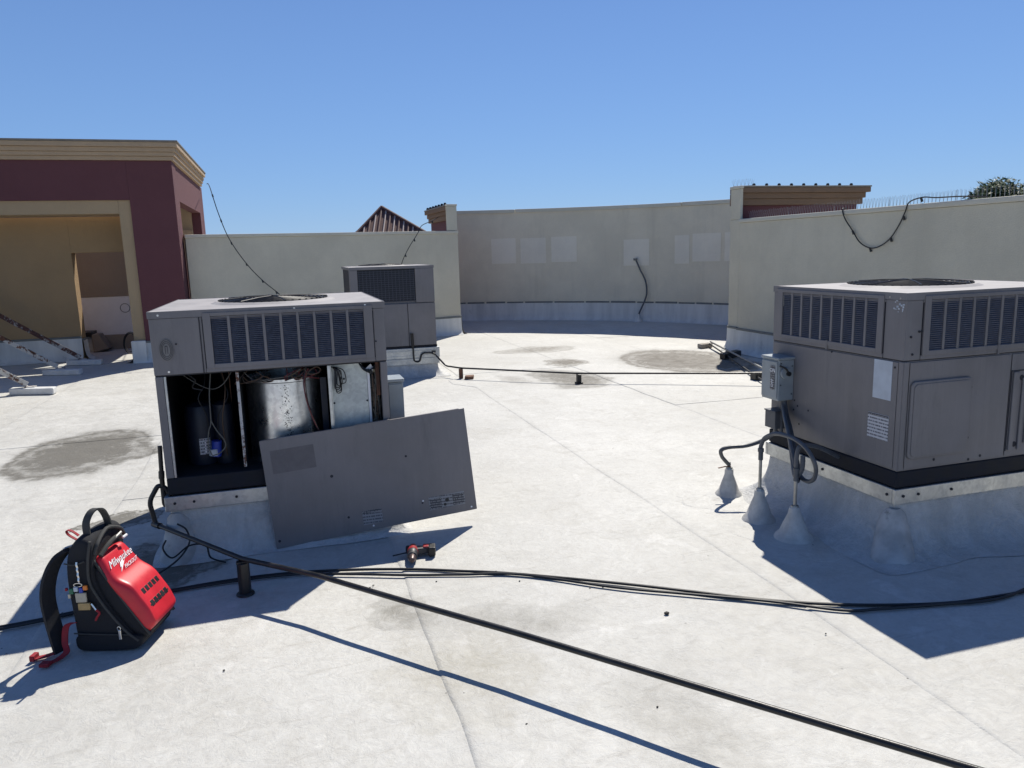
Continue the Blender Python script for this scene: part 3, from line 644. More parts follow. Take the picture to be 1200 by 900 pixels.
# pressed door with rounded border
def rrect(u0, v0, u1, v1, r, n=6):
    out = []
    for cx, cy, a0 in ((u1 - r, v1 - r, 0), (u0 + r, v1 - r, 90), (u0 + r, v0 + r, 180), (u1 - r, v0 + r, 270)):
        for k in range(n + 1): a = math.radians(a0 + 90 * k / n); out.append((cx + r * math.cos(a), cy + r * math.sin(a)))
    return out
m = MB(); m.prism(rrect(.048, .522, .445, .935, .03), FF, .003, .018); dr = m.build('access_door', MT['cab'], ru, bevel=.010, seg=3)
m = MB(); m.prism(rrect(.062, .536, .431, .921, .025), FF, .0182, .0222); m.build('door_face', MT['cab'], dr, bevel=.003)
OFF[dr] = OFF[ru]
screws(ru, FF, [(.45, .875), (.452, .60), (.235, .503), (.47, .478), (.55, .49)], 'seam', .008)
# second recessed access panel at the frame edge
m = MB(); m.prism([(.735, .50), (.765, .50), (.775, .935), (.735, .935)], FF, .004, .014); m.box((.80, .50, .004), (.82, .90, .014), FF); m.box((.845, .53, .004), (.86, .90, .014), FF); m.build('pressed_rib', MT['cab'], ru, bevel=.004)
m = MB(); m.box((.722, .497, .0036), (.727, .945, .006), FF); m.box((.727, .938, .0036), (1.1, .943, .006), FF); m.build('panel_gap', MT['seam'], ru)
screws(ru, FF, [(.785, .53), (.80, .90)], 'seam', .016, 'hole')
m = MB(); m.box((x0 - .004, y0 - .004, ZR0 + .001), (x1 + .004, y1 + .004, ZR1 - .002)); m.build('base_rail', MT['rail'], ru, bevel=.006)
curb(ru, x0 + .004, x1 - .004, y0 + .004, y1 - .004, ZB, .17, 3); corner_patch(ru, x0, y0, -.62, -.78, 'membrane', .26, .15, .085)
m = MB(); m.box((.066, .826, .0033), (.192, 1.033, .0046), FL); m.build('blank_label', MT['paper'], ru)
m = MB(); m.box((.070, .606, .0033), (.216, .742, .0046), FL); m.build('rating_plate', MT['st1'], ru); m = MB(); m.box((.072, .728, .0048), (.214, .7405, .0055), FL); m.build('plate_heading', MT['st3'], ru)
screws(ru, FL, [(.05, 1.005), (.52, 1.03), (.80, .66), (.83, .69), (.835, .63), (.70, .65), (.78, .55)], 'seam', .006); screws(ru, FL, [(.11, 1.365), (.04, 1.36), (1.03, 1.37)], 'chrome', .005)
screws(ru, FF, [(.05, 1.075), (.035, 1.165), (.085, 1.19), (.10, 1.19)], 'seam', .006)
# peeling sticker remains on the corner
m = MB()
for k in range(16): a = random.uniform(.012, .085); b = random.uniform(1.285, 1.345); m.box((a, b, .0005), (a + random.uniform(.004, .014), b + random.uniform(.003, .010), .0016), FL)
m.build('sticker_scraps', MT['paper'], ru)
# drop in the guard tie
for T, u in ((FL, .56), (FF, .61)): m = MB(); m.box((u - .006, ZS - .004, 0), (u + .006, ZS + .05, .012), T); m.build('guard_clip', MT['cab'], ru)
# ---- disconnect switch (box with door label, handle) on the unit's left face
ds = thing('disconnect_switch', 'light grey electrical disconnect box with a lever on the side of the right unit', 'switch box', (2.925, 3.95, .69))
m = MB(); m.box((2.87, 3.865, .69), (2.982, 4.03, .945)); m.build('enclosure', MT['box'], ds, bevel=.006)
m = MB(); m.box((2.862, 3.858, .945), (2.983, 4.036, .962)); m.build('hood', MT['box'], ds, bevel=.005)
m = MB(); m.box((2.863, 3.872, .705), (2.869, 4.025, .935)); dd_ = m.build('door', MT['box'], ds, bevel=.003)
m = MB(); m.box((2.8605, 3.892, .758), (2.8628, 3.934, .908)); lb = m.build('warning_strip', MT['st3'], ds)
def text(body, size, T, mat, parent, name='lettering', ext=.0006, shear=0.):
    c = bpy.data.curves.new(name, 'FONT'); c.body = body; c.size = size; c.extrude = ext; c.resolution_u = 2; c.shear = shear; c.align_x = 'CENTER'; c.align_y = 'CENTER'
    o = bpy.data.objects.new(name, c); COL.objects.link(o); dg = bpy.context.evaluated_depsgraph_get(); dg.update()
    me = bpy.data.meshes.new_from_object(o.evaluated_get(dg)); bpy.data.objects.remove(o); m = MB()
    m.add([T(*v.co) for v in me.vertices], [tuple(p.vertices) for p in me.polygons]); bpy.data.meshes.remove(me)
    r = m.build(name, MT[mat], parent); return r
# the letters read upwards along the strip
text('ON', .034, lambda a, b, c: (2.8600 - c, 3.913 - a, .878 + b), 'plate', ds, 'lettering')
text('OFF', .030, lambda a, b, c: (2.8600 - c, 3.913 + b, .80 + a), 'plate', ds, 'lettering')
m = MB(); m.tube([(2.915, 3.864, .865), (2.915, 3.848, .865)], .036, 20); hd = m.build('handle_plate', MT['box'], ds, bevel=.003)
m = MB(); m.tube([(2.925, 3.847, .862), (2.925, 3.832, .862)], .014, 14); m.build('handle_hub', MT['black'], ds)
m = MB(); m.tube(curve([(2.925, 3.84, .862), (2.90, 3.835, .895), (2.865, 3.85, .915)], 4), .006, 8); m.build('handle_lever', MT['black'], ds)
m = MB()
for p in ((2.885, 3.864, .925), (2.965, 3.864, .905), (2.885, 3.864, .79), (2.965, 3.864, .73)): m.tube([p, (p[0], p[1] - .004, p[2])], .004, 8)
m.build('rivets', MT['darkgrey'], ds)
jb = thing('junction_box', 'small dark grey junction box below the disconnect switch', 'junction box', (2.94, 3.97, .5))
m = MB(); m.box((2.90, 3.925, .495), (2.982, 4.03, .603)); m.build('enclosure', MT['flex'], jb, bevel=.004)
m = MB(); m.box((2.895, 3.92, .603), (2.982, 4.035, .612)); m.build('lid', MT['flex'], jb, bevel=.003)
# ---- flashed conduit stubs (cones) and conduits
CG = 'flashed conduit stubs beside the right unit'
def cone(x, y, r, h, pipe_to, label, collar=.018, pr=.0095):
    t = thing('flashing_cone', label, 'pipe flashing', (x, y, 0), CG); z = hz(x, y)
    vs = []; fs = []; prof = [(r * 1.75, .007), (r * 1.4, .010), (r * 1.08, .014), (r * .98, .03), (r * .82, h * .22), (r * .60, h * .5), (r * .36, h * .78), (.028, h * .97), (.021, h), (.014, h + .004)]; N = 28
    for q, (rr, hh) in enumerate(prof):
        for k in range(N):
            a = 2 * math.pi * k / N; s_ = 1 + .05 * fbm(math.cos(a) * 2 + x * 9, math.sin(a) * 2, hh * 9) * (1.6 if q < 2 else 1); vs.append((x + rr * s_ * math.cos(a), y + rr * s_ * math.sin(a), z + hh + (0 if q else -.002)))
    for i in range(len(prof) - 1):
        for k in range(N): fs.append((i * N + k, i * N + (k + 1) % N, (i + 1) * N + (k + 1) % N, (i + 1) * N + k))
    m = MB(); m.add(vs[2 * N:], [tuple(i - 2 * N for i in f) for f in fs if min(f) >= 2 * N]); m.build('cone', MT['cone'], t, smooth=True)
    m = MB(); m.add(vs[:3 * N], [f for f in fs if max(f) < 3 * N]); m.build('base_skirt', MT['roof'], t, smooth=True)
    m = MB(); m.lathe((x, y, z + h - .012), [(.020, 0), (.024, .006), (.020, .02)], 14); m.build('clamp', MT['steel'], t)
    m = MB(); m.tube([(x, y, z + h - .02), (x, y, pipe_to)], pr, 12); m.build('pipe_stub', MT['steel'], t)
    return t
c1 = cone(2.737, 4.17, .082, .195, .235, 'leftmost and smallest grey flashing cone with a bent flexible conduit'); m = MB(); m.ribbon([(2.745, 4.165, .205), (2.70, 4.16, .212), (2.655, 4.17, .203)], (0, .012, 0), .004); m.build('strap', MT['wood'], c1)
c2 = cone(2.642, 3.70, .092, .205, .43, 'middle grey flashing cone with a tall pipe and looped conduit')
c3 = cone(2.650, 3.385, .100, .195, .40, 'nearest grey flashing cone holding a short upright pipe')
for (x, y, z0, z1) in ((2.642, 3.70, .385, .455), (2.650, 3.385, .345, .42)):
    m = MB(); m.lathe((x, y, z0), [(.014, 0), (.014, z1 - z0 - .02), (.018, z1 - z0 - .02), (.018, z1 - z0)], 14); m.build('fitting', MT['flex'], c2 if y > 3.5 else c3, smooth=True)
cg = 'flexible conduits'
def tube_thing(name, label, cat, pts, r, mat, n=8, group=None, seg=8):
    m = MB(); m.tube(curve(pts, seg) if seg else pts, r, n); o = m.build(name, MT[mat], None, smooth=True); return tag(o, label, cat, group)
tube_thing('flexible_conduit', 'dark flexible conduit running left from the junction box to the leftmost cone', 'conduit', [(2.94, 3.97, .497), (2.94, 3.99, .45), (2.89, 4.04, .395), (2.80, 4.08, .362), (2.70, 4.12, .352), (2.655, 4.14, .332), (2.665, 4.15, .29), (2.70, 4.16, .25), (2.737, 4.17, .215)], .013, 'flex', group=cg)
tube_thing('flexible_conduit', 'grey conduit looping over from the middle cone pipe and down to the nearest cone', 'conduit', [(2.642, 3.70, .44), (2.642, 3.70, .47), (2.65, 3.675, .525), (2.66, 3.60, .565), (2.66, 3.51, .578), (2.66, 3.42, .575), (2.66, 3.33, .55), (2.665, 3.272, .50), (2.68, 3.262, .44), (2.70, 3.30, .375), (2.71, 3.36, .342), (2.72, 3.43, .345), (2.73, 3.49, .385), (2.76, 3.57, .47), (2.83, 3.72, .58), (2.91, 3.86, .64), (2.935, 3.90, .69)], .0122, 'flex', group=cg)
tube_thing('flexible_conduit', 'second grey conduit dropping from the disconnect switch beside the loop', 'conduit', [(2.955, 3.91, .69), (2.95, 3.88, .60), (2.90, 3.77, .53), (2.82, 3.62, .44), (2.76, 3.51, .375), (2.70, 3.43, .33), (2.665, 3.40, .35), (2.652, 3.388, .40), (2.652, 3.385, .50), (2.68, 3.385, .545), (2.80, 3.40, .52), (2.96, 3.42, .44)], .0122, 'flex', group=cg)
tube_thing('flexible_conduit', 'inner turn of grey conduit inside the larger loop by the nearest cone', 'conduit', [(2.935, 3.89, .69), (2.92, 3.86, .60), (2.84, 3.70, .50), (2.76, 3.56, .40), (2.70, 3.46, .352), (2.675, 3.40, .37), (2.672, 3.365, .42), (2.68, 3.372, .49)], .0135, 'flex', group=cg)
tube_thing('rigid_conduit', 'straight grey pipe below the disconnect switch', 'conduit', [(2.95, 3.93, .69), (2.95, 3.93, .455)], .012, 'flex', seg=0)

# ---- left unit, front panel removed
x0, x1, y0, y1 = -.70, .548, 4.36, 5.66
lu = thing('rooftop_air_conditioner', 'grey rooftop air conditioner with its front panel off and the inside showing', 'air conditioner', ((x0 + x1) / 2, (y0 + y1) / 2, 0), 'packaged rooftop air conditioning units')
LF = face((x0, y0, 0), (1, 0, 0), (0, 0, 1), (0, -1, 0)); W = x1 - x0
top_section(lu, x0, x1, y0, y1, ZS, ZT, (-.06, 4.98), .325)
skins(lu, LF, W, ZS, ZT, .309, 1.128); grille(lu, LF, W, ZS, ZT, .309, 1.128, 9)
m = MB(); m.box((x0, y0 + .022, ZS), (x0 + .02, y1, ZT - .036)); m.box((x1 - .02, y0 + .022, ZS), (x1, y1, ZT - .036)); m.box((x0 + .021, y1 - .02, ZS), (x1 - .021, y1, ZT - .036)); m.build('upper_skin', MT['cab'], lu)
m = MB(); m.box((.248, ZS + .001, .001), (.253, ZT - .037, .0035), LF); m.build('seam', MT['seam'], lu)
screws(lu, LF, [(.05, 1.368), (.075, 1.062), (.75, 1.372), (1.14, 1.372)], 'chrome', .006); screws(lu, LF, [(.125, 1.21), (1.19, 1.16)], 'seam', .005)
# oval badge
def ell(cu, cv, ru_, rv, n=28): return [(cu + ru_ * math.cos(2 * math.pi * k / n), cv + rv * math.sin(2 * math.pi * k / n)) for k in range(n)]
m = MB(); m.prism(ell(.075, 1.182, .036, .060), LF, .001, .005); m.build('badge', MT['logo'], lu)
for a, b in ((.032, .055), (.026, .046), (.020, .037)):
    m = MB(); P = ell(.075, 1.182, a, b, 32) ; m.tube([LF(u, v, .0055) for u, v in P + P[:1]], .0016, 4, caps=False); m.build('badge_ring', MT['logod'], lu)
m = MB(); m.box((.068, 1.16, .005), (.071, 1.205, .0068), LF); m.box((.079, 1.16, .005), (.082, 1.205, .0068), LF); m.box((.071, 1.199, .005), (.079, 1.205, .0068), LF); m.build('badge_letter', MT['logod'], lu)
# lower shell
m = MB(); m.box((x0, y0 + .03, ZR1), (x0 + .02, y1, ZS - .001)); m.build('side_panel', MT['cab'], lu)
m = MB(); m.box((x1 - .02, y0 + .03, ZR1), (x1, y1, ZS - .001)); m.build('side_panel', MT['cab'], lu)
m = MB(); m.box((x0 + .021, y1 - .02, ZR1), (x1 - .021, y1, ZS - .001)); m.build('rear_panel', MT['cab'], lu)
m = MB(); m.box((x0 + .021, y1 - .03, ZR1 + .01), (x1 - .021, y1 - .021, ZS - .001)); m.box((x0 + .0205, y0 + .05, ZR1 + .01), (x0 + .028, y1 - .031, ZS - .002)); m.box((x1 - .028, y0 + .05, ZR1 + .01), (x1 - .0205, y1 - .031, ZS - .002)); m.box((x0 + .021, y0 + .02, ZS - .01), (x1 - .021, y1 - .031, ZS - .0015)); m.build('inner_shade_sheets', MT['inner'], lu)  # near-black sheets painting the shade inside the open cabinet
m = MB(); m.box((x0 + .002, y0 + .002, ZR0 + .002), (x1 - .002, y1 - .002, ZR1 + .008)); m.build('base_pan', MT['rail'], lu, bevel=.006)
for u0, u1, w0 in ((.002, .042, 0), (W - .040, W - .002, 0)):
    m = MB(); m.box((u0, ZR1 + .009, -.045), (u1, ZS - .008, -.002), LF); m.build('corner_post', MT['cab'], lu, bevel=.003)
m = MB(); m.box((.044, ZR1 + .01, -.03), (.055, ZS - .01, -.006), LF); m.build('door_gasket', MT['galv'], lu)
# partitions
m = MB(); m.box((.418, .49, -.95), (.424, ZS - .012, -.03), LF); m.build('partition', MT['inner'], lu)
m = MB(); m.box((.409, .487, -.035), (.424, ZS - .012, -.026), LF); m.build('partition_flange', MT['rustw'], lu)
m = MB(); m.box((.350, .55, -.33), (.355, ZS - .02, -.322), LF); m.build('inner_bracket', MT['wood'], lu)
m = MB(); m.box((.906, .487, -.030), (.921, ZS - .012, -.020), LF); m.box((.923, .487, -.085), (.927, ZS - .012, -.031), LF); m.build('partition_flange', MT['galv'], lu)
m = MB(); m.prism([(.929, .475), (1.135, .475), (1.135, .98), (1.12, 1.0), (1.10, 1.028), (.929, 1.028)], LF, -.092, -.086); pan = m.build('control_panel_cover', MT['whitepan'], lu)
m = MB(); m.box((1.136, .50, -.080), (1.150, .99, -.078), LF); m.prism([(1.12, .985), (1.16, .955), (1.175, .99), (1.16, 1.02)], LF, -.082, -.078); m.build('control_edge', MT['white'], lu)
screws(lu, lambda a, b, c: LF(a, b, c - .086), [(.936, .80), (1.128, .80), (1.0, .94)], 'seam', .006)
# control compartment at the right end
m = MB(); m.box((1.15, .49, -.16), (1.208, .96, -.14), LF); m.build('control_board', MT['boardm'], lu)
for (u, v, du, dv, mt) in ((1.152, .88, .05, .06, 'black'), (1.155, .79, .045, .07, 'cream'), (1.15, .70, .055, .07, 'black'), (1.155, .61, .05, .07, 'boardm'), (1.16, .54, .04, .05, 'black'), (1.158, .965, .03, .03, 'cream')):
    m = MB(); m.box((u, v, -.139), (u + du, v + dv, -.09 - random.uniform(0, .02)), LF); m.build('relay', MT[mt], lu, bevel=.003)
for k in range(14):
    p = [LF(1.15 + random.random() * .055, .98 - random.random() * .45, -.085 + random.random() * .03) for _ in range(4)]; m = MB(); m.tube(curve(p, 5), .0025, 5); m.build('control_wire', MT[random.choice(('wire', 'wireg', 'black', 'cable'))], lu, smooth=True)
m = MB(); m.box((1.185, .83, -.10), (1.205, 1.03, -.06), LF); m.build('rusty_bracket', MT['rustpost'], lu)
# blower drum
m = MB(); m.lathe((-.035, 4.665, .47), [(.222, 0), (.222, .47), (.226, .475), (.226, .492), (.214, .495), (.214, .46)], 64, caps=False); m.build('blower_housing', MT['drum'], lu, smooth=True)
m = MB(); m.lathe((-.035, 4.665, .47), [(.20, .40), (.18, .39), (0.001, .39)], 40, caps=False); m.build('blower_inlet', MT['inner'], lu, smooth=True)
m = MB(); m.tube([(-.037, 4.441, .505), (-.037, 4.432, .505)], .01, 8); m.build('drum_bolt', MT['seam'], lu)
m = MB(); m.box((.165, 4.50, .49), (.20, 4.506, .95)); m.build('duct_panel', MT['comp'], lu)
# scorched speckle band on the drum
m = MB()
for k in range(150):
    a = math.radians(-90 + random.gauss(0, 3.4)); z = random.uniform(.60, .93); r = .2225; s_ = random.uniform(.001, .004); cx, cy = -.035 + r * math.cos(a), 4.665 + r * math.sin(a); tx, ty = -math.sin(a), math.cos(a)
    m.add([(cx - tx * s_, cy - ty * s_, z), (cx + tx * s_ * .6, cy + ty * s_ * .6, z - s_), (cx + tx * s_, cy + ty * s_, z + s_ * .6), (cx - tx * s_ * .3, cy - ty * s_ * .3, z + s_)], [(0, 1, 2, 3)])
m.build('speckle_band', MT['seam'], lu, kind='stuff')
# compressor, capacitor, coil of wires
m = MB(); m.lathe((-.525, 4.66, .47), [(.085, 0), (.088, .02), (.088, .30), (.075, .345), (.045, .365)], 32); m.build('compressor', MT['comp'], lu, smooth=True)
def csheet(cx, cy, r, a0, a1, z0, z1, name, mat, parent):
    vs = []; fs = []; N = 8
    for k in range(N + 1): a = math.radians(a0 + (a1 - a0) * k / N); vs += [(cx + r * math.cos(a), cy + r * math.sin(a), z0), (cx + r * math.cos(a), cy + r * math.sin(a), z1)]
    for k in range(N): fs.append((2 * k, 2 * k + 2, 2 * k + 3, 2 * k + 1))
    m = MB(); m.add(vs, fs); return m.build(name, MT[mat], parent)
csheet(-.525, 4.66, .0895, -97, -55, .535, .63, 'compressor_label', 'st1', lu)
m = MB(); m.lathe((-.395, 4.62, .47), [(.055, 0), (.058, .03), (.055, .35), (.02, .37)], 24); m.build('accumulator', MT['comp'], lu, smooth=True)
m = MB(); m.tube([(-.445, 4.535, .53), (-.437, 4.533, .62)], .028, 18); m.build('capacitor', MT['blue'], lu, smooth=True); m = MB(); m.tube([(-.455, 4.530, .537), (-.4545, 4.530, .575)], .0295, 18); m.build('capacitor_band', MT['paper'], lu)
wires = [([(.11, 1.03, -.15), (.20, .96, -.14), (.27, .93, -.13), (.33, .955, -.12), (.38, 1.02, -.12)], 'wireg', .003), ([(.27, 1.02, -.12), (.255, .90, -.10), (.250, .75, -.09), (.235, .70, -.08), (.225, .62, -.08), (.24, .56, -.08)], 'wireg', .0035),
         ([(.250, .76, -.09), (.275, .70, -.09), (.31, .64, -.09), (.315, .60, -.09), (.28, .565, -.085), (.24, .555, -.085)], 'wireg', .0035), ([(.15, 1.03, -.1), (.19, .99, -.1), (.17, .95, -.11), (.22, .93, -.12)], 'black', .004),
         ([(.45, 1.02, -.08), (.50, .975, -.07), (.56, .97, -.08), (.63, .975, -.075), (.70, .985, -.07), (.76, 1.02, -.07)], 'wireg', .0035), ([(.44, 1.0, -.09), (.48, .96, -.09), (.55, .99, -.08), (.60, .96, -.08), (.55, .955, -.085), (.53, .985, -.08)], 'wire', .003),
         ([(.78, 1.02, -.06), (.80, .99, -.05), (.85, .99, -.05), (.87, 1.01, -.06), (.84, 1.025, -.06), (.79, .985, -.06), (.78, .92, -.05), (.79, .80, -.03), (.82, .70, -.02), (.85, .62, -.02), (.88, .56, -.02)], 'wire', .0035),
         ([(.80, 1.02, -.06), (.775, .96, -.05), (.775, .86, -.03), (.81, .72, -.02), (.875, .57, -.02)], 'wirer', .0035), ([(.79, 1.03, -.06), (.77, .94, -.05), (.78, .84, -.03), (.80, .78, -.03)], 'black', .004)]
for k in range(6):
    c = random.uniform(.955, 1.01); wires.append(([(.925, 1.02, -.07), (c, 1.0, -.05 + .01 * k), (c + .015, .93 - .01 * k, -.05), (c - .015, .925 - .01 * k, -.05), (c - .01, .99, -.06), (.94, 1.01, -.06)], 'cable', .0028))
for k in range(5):
    wires.append(([(1.09, 1.03, -.08), (1.12 + k * .01, .985 - .006 * k, -.06), (1.16, .99, -.06), (1.19, 1.02 - k * .008, -.07)], 'cable', .0035))
for k in range(9):
    u = random.uniform(.46, .80); wires.append(([(u, 1.03, -.1), (u + random.uniform(-.05, .05), .99, -.07), (u + random.uniform(-.08, .08), .955, -.08), (u + random.uniform(-.05, .08), .985, -.06), (u + random.uniform(.02, .1), 1.02, -.08)], random.choice(('wire', 'wireg', 'wirer', 'cable')), .0026))
for k in range(3):
    u = random.uniform(.09, .37); wires.append(([(u, 1.03, -.2), (u + random.uniform(-.03, .03), .95, -.16), (u + random.uniform(-.06, .06), .88, -.13), (u + random.uniform(-.04, .04), .70 + .1 * random.random(), -.15), (u + random.uniform(-.03, .03), .52, -.2)], random.choice(('wire', 'cable', 'black', 'wireg')), .003))
for p, mt, r in wires: m = MB(); m.tube(curve([LF(*q) for q in p], 6), r, 6); m.build('wire', MT[mt], lu, smooth=True)
m = MB(); m.box((.205, .565, -.10), (.212, .64, -.098), LF); m.build('wiring_label', MT['st1'], lu)
curb(lu, x0 + .004, x1 - .004, y0 + .004, y1 - .004, ZB, .085, 8); corner_patch(lu, x0 + .03, y0, -.35, -.94, 'cone', .27, .07, .085)
# electrical box on its right side
eb = thing('electrical_box', 'pale grey electrical box on the right side of the opened unit', 'switch box', (.61, 4.56, .6))
m = MB(); m.box((.551, 4.50, .625), (.655, 4.66, .885)); m.build('enclosure', MT['box'], eb, bevel=.005); m = MB(); m.box((.549, 4.49, .888), (.662, 4.67, .907)); m.build('hood', MT['box'], eb, bevel=.004)
m = MB(); m.box((.565, 4.494, .64), (.645, 4.499, .875)); m.build('door', MT['box'], eb, bevel=.002); m = MB(); m.tube([(.59, 4.58, .625), (.59, 4.58, .56)], .012, 10); m.build('conduit_stub', MT['black'], eb)

# ---- removed access panel leaning on the unit
BL = Vector((-.149, 4.285, .012)); th = math.radians(4.2); U = Vector((math.cos(th), 0, math.sin(th))); V = Vector((-math.sin(th) * .995, .075, math.cos(th))).normalized(); Nn = U.cross(V).normalized()
if Nn.y > 0: Nn = -Nn
AP = lambda a, b, c: tuple(BL + U * a + V * b + Nn * c)
ap_ = thing('access_panel', 'grey sheet metal access panel leaning crooked against the opened unit', 'panel', tuple(BL))
PW, PH = 1.185, .628
m = MB(); m.box((0, 0, 0), (PW, PH, .0025), AP); m.build('sheet', MT['cab'], ap_)
m = MB(); m.box((.0, PH, -.02), (PW - .03, PH + .0025, .004), AP); m.box((PW, 0, -.02), (PW + .0025, PH, .003), AP); m.box((0, -.0025, -.02), (PW, 0, .003), AP); m.box((-.0025, 0, -.02), (0, PH, .003), AP); m.box((PW * .45, PH + .0026, -.02), (PW * .62, PH + .006, .003), AP); m.build('folded_edge', MT['cab'], ap_)
m = MB(); m.box((.045, .43, .0026), (.285, .565, .0032), AP); m.build('faded_label_patch', MT['ghost'], ap_)
m = MB(); m.box((.50, .035, .0026), (.615, .118, .0034), AP); m.build('white_label', MT['st2'], ap_); m = MB(); m.box((.502, .104, .0036), (.613, .116, .0042), AP); m.build('label_heading', MT['st3'], ap_)
m = MB(); m.box((.90, .045, .0026), (1.12, .125, .0034), AP); lb = m.build('warning_label', MT['st2'], ap_)
m = MB(); m.box((.905, .05, .0036), (.975, .112, .0042), AP); m.build('label_block', MT['st3'], ap_); m = MB(); m.box((1.045, .05, .0036), (1.115, .112, .0042), AP); m.build('label_block', MT['st3'], ap_); m = MB(); m.tube([AP(1.01, .09, .0036), AP(1.01, .09, .0044)], .012, 12); m.tube([AP(.995, .065, .0036), AP(.995, .065, .0044)], .009, 12); m.build('label_symbol', MT['black'], ap_)
for a, b, r in ((.36, .36, .009), (.42, .10, .007), (.80, .40, .007), (-.0 + .02, .04, .008), (.86, .10, .006)): m = MB(); m.tube([AP(a, b, .0027), AP(a, b, .0033)], r, 12); m.build('screw_hole', MT['seam'], ap_)
for a, b in ((.555, .022), (.865, .112), (1.155, .018)): m = MB(); m.tube([AP(a, b, .0034), AP(a, b, .0045)], .0055, 10); m.build('screw_hole', MT['white'], ap_)
# ---- rear unit
x0, x1, y0, y1 = .84, 1.955, 10.05, 11.3
bu = thing('rooftop_air_conditioner', 'smaller grey rooftop air conditioner with dark coil, farther back by the low wall', 'air conditioner', ((x0 + x1) / 2, (y0 + y1) / 2, 0), 'packaged rooftop air conditioning units')
BF = face((x0, y0, 0), (1, 0, 0), (0, 0, 1), (0, -1, 0)); BZ = .40; BT = 1.50
top_section(bu, x0, x1, y0, y1, 1.0, BT, (1.32, 10.65), .30)
m = MB(); m.box((x0 + .002, y0 + .032, BZ + .03), (x1 - .002, y1, 1.03)); m.build('cabinet_body', MT['cab'], bu)
m = MB(); m.box((.002, BZ + .03, -.03), (.735, 1.0, .002), BF); m.build('front_panel', MT['cab'], bu, bevel=.003); m = MB(); m.box((.743, BZ + .03, -.03), (1.113, 1.0, .0015), BF); m.build('front_panel', MT['cab'], bu, bevel=.003)
m = MB(); m.box((.86, 1.01, -.03), (1.113, BT - .037, .001), BF); m.build('corner_panel', MT['cab'], bu, bevel=.003); m = MB(); m.box((.002, 1.01, -.03), (.10, BT - .037, .001), BF); m.build('corner_panel', MT['cab'], bu, bevel=.003)
m = MB(); m.box((x0, y0 + .03, 1.01), (x0 + .015, y0 + .12, BT - .036)); m.box((x1 - .015, y0 + .03, 1.01), (x1, y1, BT - .036)); m.box((x0 + .02, y1 - .02, 1.01), (x1 - .02, y1, BT - .036)); m.build('side_panel', MT['cab'], bu)
m = MB(); m.box((.10, 1.035, -.06), (.86, BT - .04, -.026), BF); m.box((0.01, 1.02, -1.2), (.03, BT - .04, -.125), BF); m.build('coil', MT['coil'], bu)
m = MB()
for k in range(15): z = 1.035 + k * .0285; m.box((.105, z, -.022), (.857, z + .004, -.016), BF)
for k in range(16): u = .12 + k * .048; m.box((u, 1.03, -.026), (u + .004, BT - .05, -.022), BF)
m.build('coil_guard', MT['slat'], bu)
m = MB(); m.box((x0 - .003, y0 - .003, BZ), (x1 + .003, y1, BZ + .028)); m.build('base_rail', MT['rail'], bu)
m = MB(); m.box((x0 - .02, y0 - .02, .255), (x1 + .03, y1 + .02, BZ - .002)); m.build('curb_rail', MT['galv'], bu, bevel=.006); m = MB(); m.box((-.01, .285, .021), (1.11, .295, .030), BF); m.box((-.01, .352, .021), (1.11, .362, .030), BF); m.build('rail_rib', MT['galv'], bu)
m = MB(); m.tube([BF(1.06, .335, .02), BF(1.06, .335, .028)], .03, 14); m.build('knockout', MT['darkgrey'], bu)
curb2 = curb(bu, x0, x1, y0, y1, .172, .13, 5)

# ------------------------------------------------------------------ pipes
def P(name, label, cat, pts, r, mat='pipe', n=12, group=None, seg=0): return tube_thing(name, label, cat, pts, r, mat, n, group, seg)
def smooth_pipe(pts, rad=.03, n=5):
    P_ = [Vector(p) for p in pts]; out = [P_[0]]
    for i in range(1, len(P_) - 1):
        a = (P_[i - 1] - P_[i]); b = (P_[i + 1] - P_[i]); r = min(rad, a.length * .45, b.length * .45); a = P_[i] + a.normalized() * r; b = P_[i] + b.normalized() * r
        for k in range(n + 1): t = k / n; out.append(a * (1 - t) ** 2 + P_[i] * 2 * t * (1 - t) + b * t * t)
    out.append(P_[-1]); return out
dp = thing('drain_pipe', 'long black condensate pipe running from the opened unit across the foreground', 'pipe', (0.3, 3.2, 0))
main = [(-.69, 4.50, .53), (-.722, 4.42, .53)]
m = MB(); m.tube([(-.722, 4.42, .645), (-.728, 4.42, .50)], .012, 12); m.tube([(-.728, 4.42, .50), (-.731, 4.42, .46)], .016, 12); m.build('vent_riser', MT['pipe'], dp, smooth=True)
trap = smooth_pipe([(-.730, 4.42, .48), (-.731, 4.42, .30), (-.690, 4.42, .298), (-.712, 4.42, .40), (-.752, 4.42, .425), (-.808, 4.42, .333), (-.787, 4.42, .20), (-.76, 4.38, .195)], .035)
m = MB(); m.tube(trap, .0135, 12); m.build('trap', MT['pipe'], dp, smooth=True)
m = MB(); m.tube([(-.795, 4.43, .198), (-.298, 3.743, .19), (.36, 3.135, .185), (.735, 2.545, .182), (1.75, 1.432, .18), (2.6, .50, .18)][0:2] + [(.05, 3.41, .188), (.40, 3.005, .186), (.76, 2.60, .184), (1.75, 1.432, .18), (2.6, .45, .18)], .0125, 14); m.build('pipe_run', MT['pipe'], dp, smooth=True)
m = MB(); m.tube([(-.80, 4.435, .198), (-.76, 4.382, .197)], .018, 12); m.build('elbow', MT['pipe'], dp, smooth=True)
ps = thing('pipe_support', 'short black post holding up the foreground pipe', 'pipe support', (-.298, 3.743, 0))
m = MB(); m.tube([(-.298, 3.743, .004), (-.298, 3.743, .172)], .030, 20); m.build('post', MT['pipe'], ps, bevel=.003); m = MB(); m.lathe((-.298, 3.743, hz(-.298, 3.743) + .006), [(.045, 0), (.043, .006), (.034, .012)], 20); m.build('base_ring', MT['pipe'], ps)
